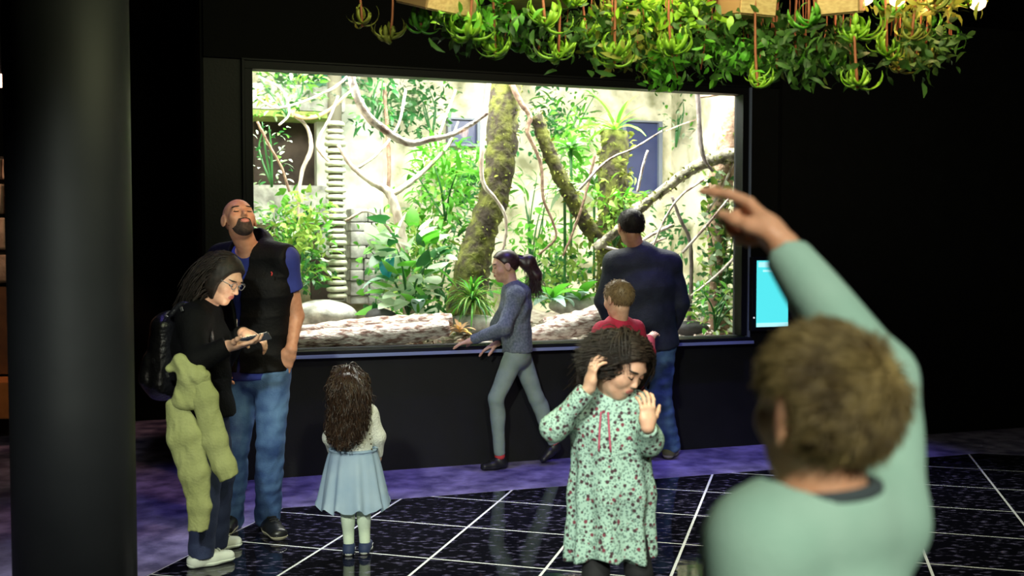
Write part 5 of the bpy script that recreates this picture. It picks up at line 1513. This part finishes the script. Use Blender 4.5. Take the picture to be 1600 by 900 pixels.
HD = mat('blue_grey_marl', (0.10, 0.125, 0.15), 0.9, (0.19, 0.22, 0.26), 70, bump=0.3, bscale=120)
pr = torso_cloth(B, 0.022, -0.015) + sleeves(B, 'L', 0.016, 0.018, 0.012) + sleeves(B, 'R', 0.016, 0.018, 0.012)
pr += [cap(B.nb - B.fw * 0.06 - B.us * 0.05 - B.ax * 0.01, B.nb - B.fw * 0.06 + B.us * 0.05 - B.ax * 0.01, 0.042, 0.042, 0.03), cap(B.nb - B.fw * 0.075 - B.ax * 0.02, B.nb - B.fw * 0.10 - B.ax * 0.11, 0.045, 0.02, 0.03),
       cap(B.nb + B.us * 0.06, B.nb + B.fw * 0.06 - B.ax * 0.03, 0.028, 0.022, 0.02)]
cloth('hoodie', pr, 0.0065, HD, r_, 0.006, 34, 43)
pr = [cut(cut(infl([ecap(B.pv - B.ax * 0.03, B.pv + B.ax * 0.1, B.RX[0], B.RX[0], B.us, 0.02)], 0.016)[0], B.pv - B.ax * -0.005, -B.ax), B.pv + B.ax * 0.035, B.ax)]
cloth('hoodie_hem', pr, 0.006, HD, r_, 0)
trousers(B, r_, mat('grey_green_leggings', (0.22, 0.29, 0.27), 0.7, (0.27, 0.34, 0.32), 14), 0.0065, 0.006, 0.006, 0.002, 30, end=0.97, waist=0.06, name='leggings')
RED = mat('red_sock', (0.60, 0.05, 0.06), 0.8)
for q in 'LR':
    an = B.J['an' + q]; kn = B.J['kn' + q]; d = nrm(an - kn)
    v, f = tube_vf([an - d * 0.05, an - d * 0.02, an + d * 0.015], [0.036, 0.035, 0.037], 12, 2); wpart('sock', v, f, RED, r_)
shoe(B, 'L', r_, M_BLKS, M_BLKS, 0.0055, lace=M_BLK); shoe(B, 'R', r_, M_BLKS, None, 0.0055, tilt=True)

# ------------------------------------------------------------------ man in the dark jacket at the glass
J = dict(shL=(962, 412, 7.08), shR=(1046, 414, 7.14), elL=(944, 470, 7.14), wrL=(962, 520, 7.28), elR=(1062, 474, 7.16), wrR=(1046, 520, 7.30),
         hipL=(996, 540, 7.15), hipR=(1033, 540, 7.17), knL=(992, 622, 7.12), anL=(1000, 698, 7.22), toL=(994, 702, 7.36), knR=(1033, 622, 7.12), anR=(1046, 695, 7.22), toR=(1054, 702, 7.38), head=(985, 355, 7.10))
B = Body(J, 1.0, 0.24, (-0.30, 0.93, -0.12), (-0.04, 0.1, 1), 1.05).skull()
B.make_hand('L', (0.1, 0.5, -0.6), (1, 0, 0)); B.make_hand('R', (-0.2, 0.5, -0.5), (-1, 0, 0))
r_ = person('man in dark navy jacket and jeans facing the window, from behind', B.J['anR'])
build_body(B, r_, SK_TAN, 0.0085, 0.005, brow=None, lips=False)
short_hair(B, r_, M_DKHAIR, 0.009, 1800, 0.016, 0.0022, res=0.006, lift=0.6, seed=2)
NJ = mat('dark_navy_jacket', (0.012, 0.016, 0.028), 0.7, (0.020, 0.026, 0.042), 20, bump=0.2, bscale=80)
pr = torso_cloth(B, 0.045, 0.01, 0.0) + sleeves(B, 'L', 0.028, 0.030, 0.026) + sleeves(B, 'R', 0.028, 0.030, 0.026)
pr += [ecap(B.nb - B.ax * 0.03, B.nb + B.ax * 0.045, (0.105, 0.095), (0.090, 0.085), B.us, 0.04)]
cloth('jacket', pr, 0.008, NJ, r_, 0.008, 20, 51)
trousers(B, r_, JEANS, 0.0075, 0.016, 0.034, 0.008, 44, end=1.08, st=(0.5, 0.5, 1.4))
for q in 'LR': shoe(B, q, r_, mat('olive_shoe', (0.16, 0.16, 0.08), 0.6), mat('pale_olive_sole', (0.40, 0.40, 0.28), 0.6), sz=1.1)

# ------------------------------------------------------------------ boy in the red jacket
J = dict(shL=(943, 520, 5.66), shR=(990, 516, 5.86), elL=(948, 566, 5.60), wrL=(960, 600, 5.52), elR=(1010, 552, 5.96), wrR=(1014, 530, 6.10),
         hipL=(962, 630, 5.72), hipR=(988, 630, 5.80), knL=(968, 715, 5.66), anL=(972, 786, 5.72), toL=(962, 790, 5.86), knR=(1002, 712, 5.72), anR=(1006, 782, 5.68), toR=(1009, 786, 5.86), head=(965, 467, 5.72))
B = Body(J, 0.74, 0.20, (-0.62, 0.75, -0.14), (-0.05, 0.05, 1), child=True).skull(chub=0.015, kid=True)
B.make_hand('R', (0.55, 0.6, 0.45), (0.1, 0.5, -0.8), [(0.3, 0.6, 0.4)] * 4, HL=0.12); B.make_hand('L', (0.2, 0.2, -0.9), (1, 0, 0), HL=0.135)
r_ = person('short haired boy in red jacket standing behind the girl in the dress', B.J['anR'])
build_body(B, r_, SK_FAIR, 0.007, 0.004, brow=mat('sandy_hair', (0.16, 0.10, 0.045), 0.5, (0.26, 0.17, 0.08), 60))
short_hair(B, r_, mat('sandy_hair', (0, 0, 0)), 0.008, 2200, 0.02, 0.0022, res=0.006, lift=0.45, seed=4)
RJ = mat('red_fleece', (0.42, 0.012, 0.05), 0.8, (0.52, 0.02, 0.07), 20, bump=0.25, bscale=90)
pr = torso_cloth(B, 0.024, 0.05) + sleeves(B, 'L', 0.018, 0.02, 0.014) + sleeves(B, 'R', 0.018, 0.02, 0.014)
pr += [ecap(B.nb - B.ax * 0.02, B.nb + B.ax * 0.02, (0.070, 0.066), (0.062, 0.058), B.us, 0.03)]
cloth('red_jacket', pr, 0.0065, RJ, r_, 0.005, 30, 61)
for dz in (0.0, 0.018):
    a, b, c = B.J['shR'] + np.array([-0.03, -0.02, 0.058 - dz]), B.J['shR'] + np.array([0.03, -0.03, 0.035 - dz]), B.J['elR'] + np.array([0.02, -0.062, 0.01 - dz])
    v, f = tube_vf([a, b, c], 0.004, 5, 4); wpart('white_piping', v, f, mat('white_trim', (0.7, 0.66, 0.66), 0.7), r_)
trousers(B, r_, mat('navy_trousers', (0.012, 0.018, 0.06), 0.8, (0.02, 0.03, 0.085), 12), 0.007, 0.014, 0.026, 0.005, 30, end=0.96)
shm = mat('red_and_cream_shoe', (0.30, 0.05, 0.04), 0.6, (0.50, 0.44, 0.26), 18, stretch=(0.2, 0.2, 3))
for q in 'LR': shoe(B, q, r_, shm, mat('yellow_sole', (0.50, 0.46, 0.22), 0.6), sz=1.1)

# ------------------------------------------------------------------ girl in the flowered dress
J = dict(shR=(912, 634, 3.52), shL=(990, 636, 3.48), elR=(866, 668, 3.40), wrR=(921, 606, 3.36), elL=(1014, 688, 3.40), wrL=(1012, 668, 3.30),
         hipR=(932, 765, 3.52), hipL=(978, 765, 3.50), knR=(931, 900, 3.46), knL=(998, 895, 3.46), anR=(930, 1040, 3.54), anL=(1006, 1040, 3.54), toR=(926, 1075, 3.42), toL=(1014, 1075, 3.42), head=(972, 572, 3.44))
B = Body(J, 0.70, 0.205, (0.60, -0.62, -0.52), (0.42, -0.22, 0.90), child=True).skull(chub=0.02, kid=True)
B.make_hand('R', (0.16, -0.05, 1.0), (0.85, 0.3, -0.1), [(0.25, 0.5, 0.4), (0.3, 0.55, 0.4), (0.35, 0.55, 0.4), (0.4, 0.55, 0.4)], HL=0.135, spread=0.12)
B.make_hand('L', (0.0, 0.12, 1.0), (-0.35, 0.9, 0), [(0.3, 0.5, 0.4)] * 4, HL=0.135, spread=0.12)
r_ = person('girl in mint flowered dress looking down with both hands at her hair', B.J['anR'])
build_body(B, r_, SK_FAIR, 0.006, 0.003, brow=M_DKHAIR, eyes='closed')
HF = mat('glossy_dark_hair', (0.009, 0.0055, 0.004), 0.5, (0.022, 0.013, 0.009), 40, spec=0.4)
v, F = scalp_shell(B, 0.012, ([-.55, -.30, -.14, .0, .08, .2, .30, .45], [-.55, -.5, -.35, -.12, -.02, .18, .30, .36]), 0.0045)
wpart('hair', v, F, HF, r_)
rg = np.random.default_rng(12); idx = rg.integers(len(v), size=2600); rt_ = v[idx]
q = B.loc(rt_[:, 0], rt_[:, 1], rt_[:, 2]); 
up_ = B.H(0, .1, .5)
sgn = np.sign(q[0] + 0.02)[:, None]
dirs = (rt_ - B.hc) * 2 + sgn * B.M[:, 0] * 0.16
coll = [infl([B.head[0]], 0.012)[0], infl([B.head[1]], 0.014)[0], infl([B.torso[2]], 0.03)[0], infl([B.torso[1]], 0.03)[0], B.torso[3], B.torso[4]]
pth = flow_hair(rt_, dirs, 10, 0.022, 0.36, coll, 0.001, 3, target=lambda p, i: np.where(sgn > 0, np.array([[0.10, 0.02, -1.0]]), np.array([[-0.62, 0.45, -0.80]])))
pth = clear_face(B, pth)
fr_bad = ((pth[..., 2] < B.hc[2] - 0.02) & (pth[..., 1] < B.hc[1] + 0.02)).any(1)
pth = pth[~fr_bad]
v, F = strand_mesh(pth, 0.0032); wpart('hair_strands', v, F, HF, r_)['kind'] = 'stuff'
# combed strands lying on the crown, parted in the middle
v, F = scalp_shell(B, 0.013, ([-.55, -.30, -.14, .0, .08, .2, .30, .45], [-.5, -.45, -.30, -.05, .03, .22, .34, .40]), 0.006)
rt_ = v[rg.integers(len(v), size=2600)]
q = B.loc(rt_[:, 0], rt_[:, 1], rt_[:, 2]); sgn = np.sign(q[0])[:, None]
pth = flow_hair(rt_, sgn * B.M[:, 0] * 1.0 - B.M[:, 1] * 0.35 - B.M[:, 2] * 0.25, 5, 0.016, 0.10, [infl([B.head[0]], 0.010)[0]], 0.0, 4, target=lambda p, i: sgn * B.M[:, 0] * 0.3 - B.M[:, 1] * 0.9 - B.M[:, 2] * 1.0)
pth = clear_face(B, pth)
v, F = strand_mesh(pth, 0.0022); wpart('combed_hair', v, F, HF, r_)['kind'] = 'stuff'
# flowered cloth
md = bpy.data.materials.new('mint_flowered_cotton'); md.use_nodes = True; nt = md.node_tree; bs = nt.nodes['Principled BSDF']; bs.inputs['Roughness'].default_value = 0.85
tc = nt.nodes.new('ShaderNodeTexCoord')
def voro(scale, r0, r1, c0, c1_, prev=None, off=0.0):
    mp = nt.nodes.new('ShaderNodeMapping'); mp.inputs['Location'].default_value = (off, off * 0.7, off * 1.3); nt.links.new(tc.outputs['Object'], mp.inputs[0])
    vo = nt.nodes.new('ShaderNodeTexVoronoi'); vo.inputs['Scale'].default_value = scale; nt.links.new(mp.outputs[0], vo.inputs['Vector'])
    rp_ = nt.nodes.new('ShaderNodeValToRGB'); rp_.color_ramp.elements[0].position = r0; rp_.color_ramp.elements[1].position = r1
    rp_.color_ramp.elements[0].color = (0, 0, 0, 1); rp_.color_ramp.elements[1].color = (1, 1, 1, 1); nt.links.new(vo.outputs['Distance'], rp_.inputs[0])
    mxn = nt.nodes.new('ShaderNodeMixRGB'); nt.links.new(rp_.outputs[0], mxn.inputs[0]); mxn.inputs[1].default_value = (*c0, 1)
    if prev is None: mxn.inputs[2].default_value = (*c1_, 1)
    else: nt.links.new(prev.outputs[0], mxn.inputs[2])
    return mxn
a = voro(120, 0.32, 0.42, (0.10, 0.17, 0.15), (0.35, 0.52, 0.44))
b = voro(70, 0.28, 0.36, (0.16, 0.24, 0.20), None, a, 3.1)
c = voro(44, 0.26, 0.32, (0.05, 0.022, 0.03), None, b, 7.7)
d = voro(30, 0.17, 0.22, (0.17, 0.03, 0.05), None, c, 12.3)
nt.links.new(d.outputs[0], bs.inputs['Base Color'])
dz = P(948, 868, 3.5)[2]
hipc = (B.J['hipL'] + B.J['hipR']) / 2
b0, b1 = B.sp - B.ax * 0.06, np.array([P(952, 868, 3.5)[0], 3.5, dz])
pr = torso_cloth(B, 0.020, -0.02) + [ecap(b0, hipc, (0.125, 0.085), (0.142, 0.115), B.us, 0.05), cut(ecap(hipc, b1 - np.array([0, 0, 0.05]), (0.142, 0.115), (0.150, 0.130), B.us, 0.04), b1, (0.05, 0, -1))]
pr += [ecap(B.nb - B.ax * 0.02, B.nb + B.ax * 0.015, (0.062, 0.058), (0.055, 0.052), B.us, 0.02)]
for q in 'LR':
    sh, el, wr = B.J['sh' + q], B.J['el' + q], B.J['wr' + q]
    pr += [cap(sh, el, 0.048, 0.044, 0.03), cut(cap(el, wr, 0.044, 0.030, 0.03), el + (wr - el) * 0.92, wr - el)]
def dress_post(D, X, Y, Z):
    th_ = np.arctan2(Y - b1[1], X - b1[0])
    t = np.clip((b0[2] - Z) / (b0[2] - b1[2]), 0, 1)
    D = D + 0.016 * t * np.sin(th_ * 9 + 2 * np.sin(th_ * 2) + Z * 2) + 0.005 * wave(X, Y, Z, 71, 30)
    hem = b1[2] + 0.018 * np.sin(th_ * 3 + 1.0)
    return np.maximum(D, hem - Z)
cloth('dress', pr, 0.0055, md, r_, 0, post=dress_post)
v, f = merge([tube_vf([B.sp + B.fw * 0.095 + B.us * e * 0.012 - B.ax * (0.0 + 0.03 * 0), B.sp + B.fw * 0.112 + B.us * e * 0.016 - B.ax * 0.06, B.sp + B.fw * 0.118 + B.us * e * 0.02 - B.ax * 0.13], 0.0035, 5, 4) for e in (-1, 1)])
wpart('neck_ribbons', v, f, mat('pink_ribbon', (0.45, 0.08, 0.14), 0.7), r_)
trousers(B, r_, mat('black_leggings', (0.006, 0.006, 0.008), 0.8), 0.007, 0.005, 0.006, 0.001, 30, end=1.0, name='leggings')
for q in 'LR': shoe(B, q, r_, M_BLKS, mat('grey_sole', (0.2, 0.2, 0.2), 0.6), 0.006)

# ------------------------------------------------------------------ boy in the foreground, pointing
J = dict(shL=(1192, 856, 1.18), shR=(1362, 812, 1.27), elL=(1146, 1110, 1.16), wrL=(1150, 1330, 1.24), elR=(1372, 590, 1.40), wrR=(1226, 388, 1.55), head=(1282, 640, 1.22))
J = {k: P(*q) for k, q in J.items()}
cx = 0.37
for q, sx in (('L', -0.055), ('R', 0.065)):
    J['hip' + q] = np.array([cx + sx, 1.22, 0.70]); J['kn' + q] = np.array([cx + sx, 1.25, 0.39]); J['an' + q] = np.array([cx + sx * 1.1, 1.22, 0.065]); J['to' + q] = np.array([cx + sx * 1.3, 1.36, 0.03])
B = Body(J, 0.78, 0.195, (-0.40, 0.88, 0.10), (0.06, -0.10, 1), child=True).skull(chub=0.01, ear=1.25, kid=True)
f1 = nrm(P(1168, 322, 1.62) - J['wrR'])
B.make_hand('R', f1, (-0.80, 0.05, -0.60), [(0.42, 0.25, 0.12), (1.35, 1.5, 0.9), (1.45, 1.5, 0.9), (1.5, 1.5, 0.9)], HL=0.182, thumb=(0.75, 0.25, 0.5), tcurl=0.9, tlen=0.8)
B.make_hand('L', (0.0, 0.2, -1), (1, 0, 0), HL=0.15)
r_ = person('boy in mint sweatshirt in the foreground pointing up, from behind', J['anL'])
build_body(B, r_, skin('rosy_skin', (0.72, 0.36, 0.21), (0.78, 0.43, 0.27)), 0.007, 0.0032, brow=None, hres=0.0026)
BOYH = mat('mousy_brown_hair', (0.085, 0.055, 0.018), 0.5, (0.30, 0.23, 0.09), 26)
short_hair(B, r_, BOYH, 0.006, 11000, 0.030, 0.0016, res=0.004, lump=0.004, lift=0.42, crown=(0.12, -.36, .30), seed=6, line=([-.55, -.30, -.16, -.09, .03, .10, .16, .30, .45], [-.24, -.21, -.06, .10, -.02, .10, .22, .33, .36]), ears=True)
MT = mat('mint_sweatshirt', (0.32, 0.54, 0.45), 0.9, (0.36, 0.58, 0.49), 14, bump=0.15, bscale=200)
pr = torso_cloth(B, 0.022, 0.02) + sleeves(B, 'L', 0.020, 0.022, 0.014) + sleeves(B, 'R', 0.022, 0.018, 0.012, 0.96)
pr += [ell(B.nb + B.ax * 0.055, (0.072, 0.066, 0.05), k=0.012, op='-')]
cloth('sweatshirt', pr, 0.006, MT, r_, 0.0065, 20, 81)
ring = [B.nb + B.ax * (0.030 + 0.006 * math.sin(a)) + B.us * 0.068 * math.cos(a) - B.fw * 0.063 * math.sin(a) for a in np.linspace(0, 6.283, 25)]
v, f = tube_vf(ring, 0.009, 7, 2); wpart('neckband', v, f, mat('dark_grey_rib', (0.05, 0.07, 0.08), 0.9), r_)
trousers(B, r_, mat('grey_trousers', (0.05, 0.055, 0.07), 0.85), 0.009, 0.016, 0.03, 0.005, 28, end=1.0)
for q in 'LR': shoe(B, q, r_, M_BLKS, mat('grey_sole', (0.2, 0.2, 0.2), 0.6), 0.007)
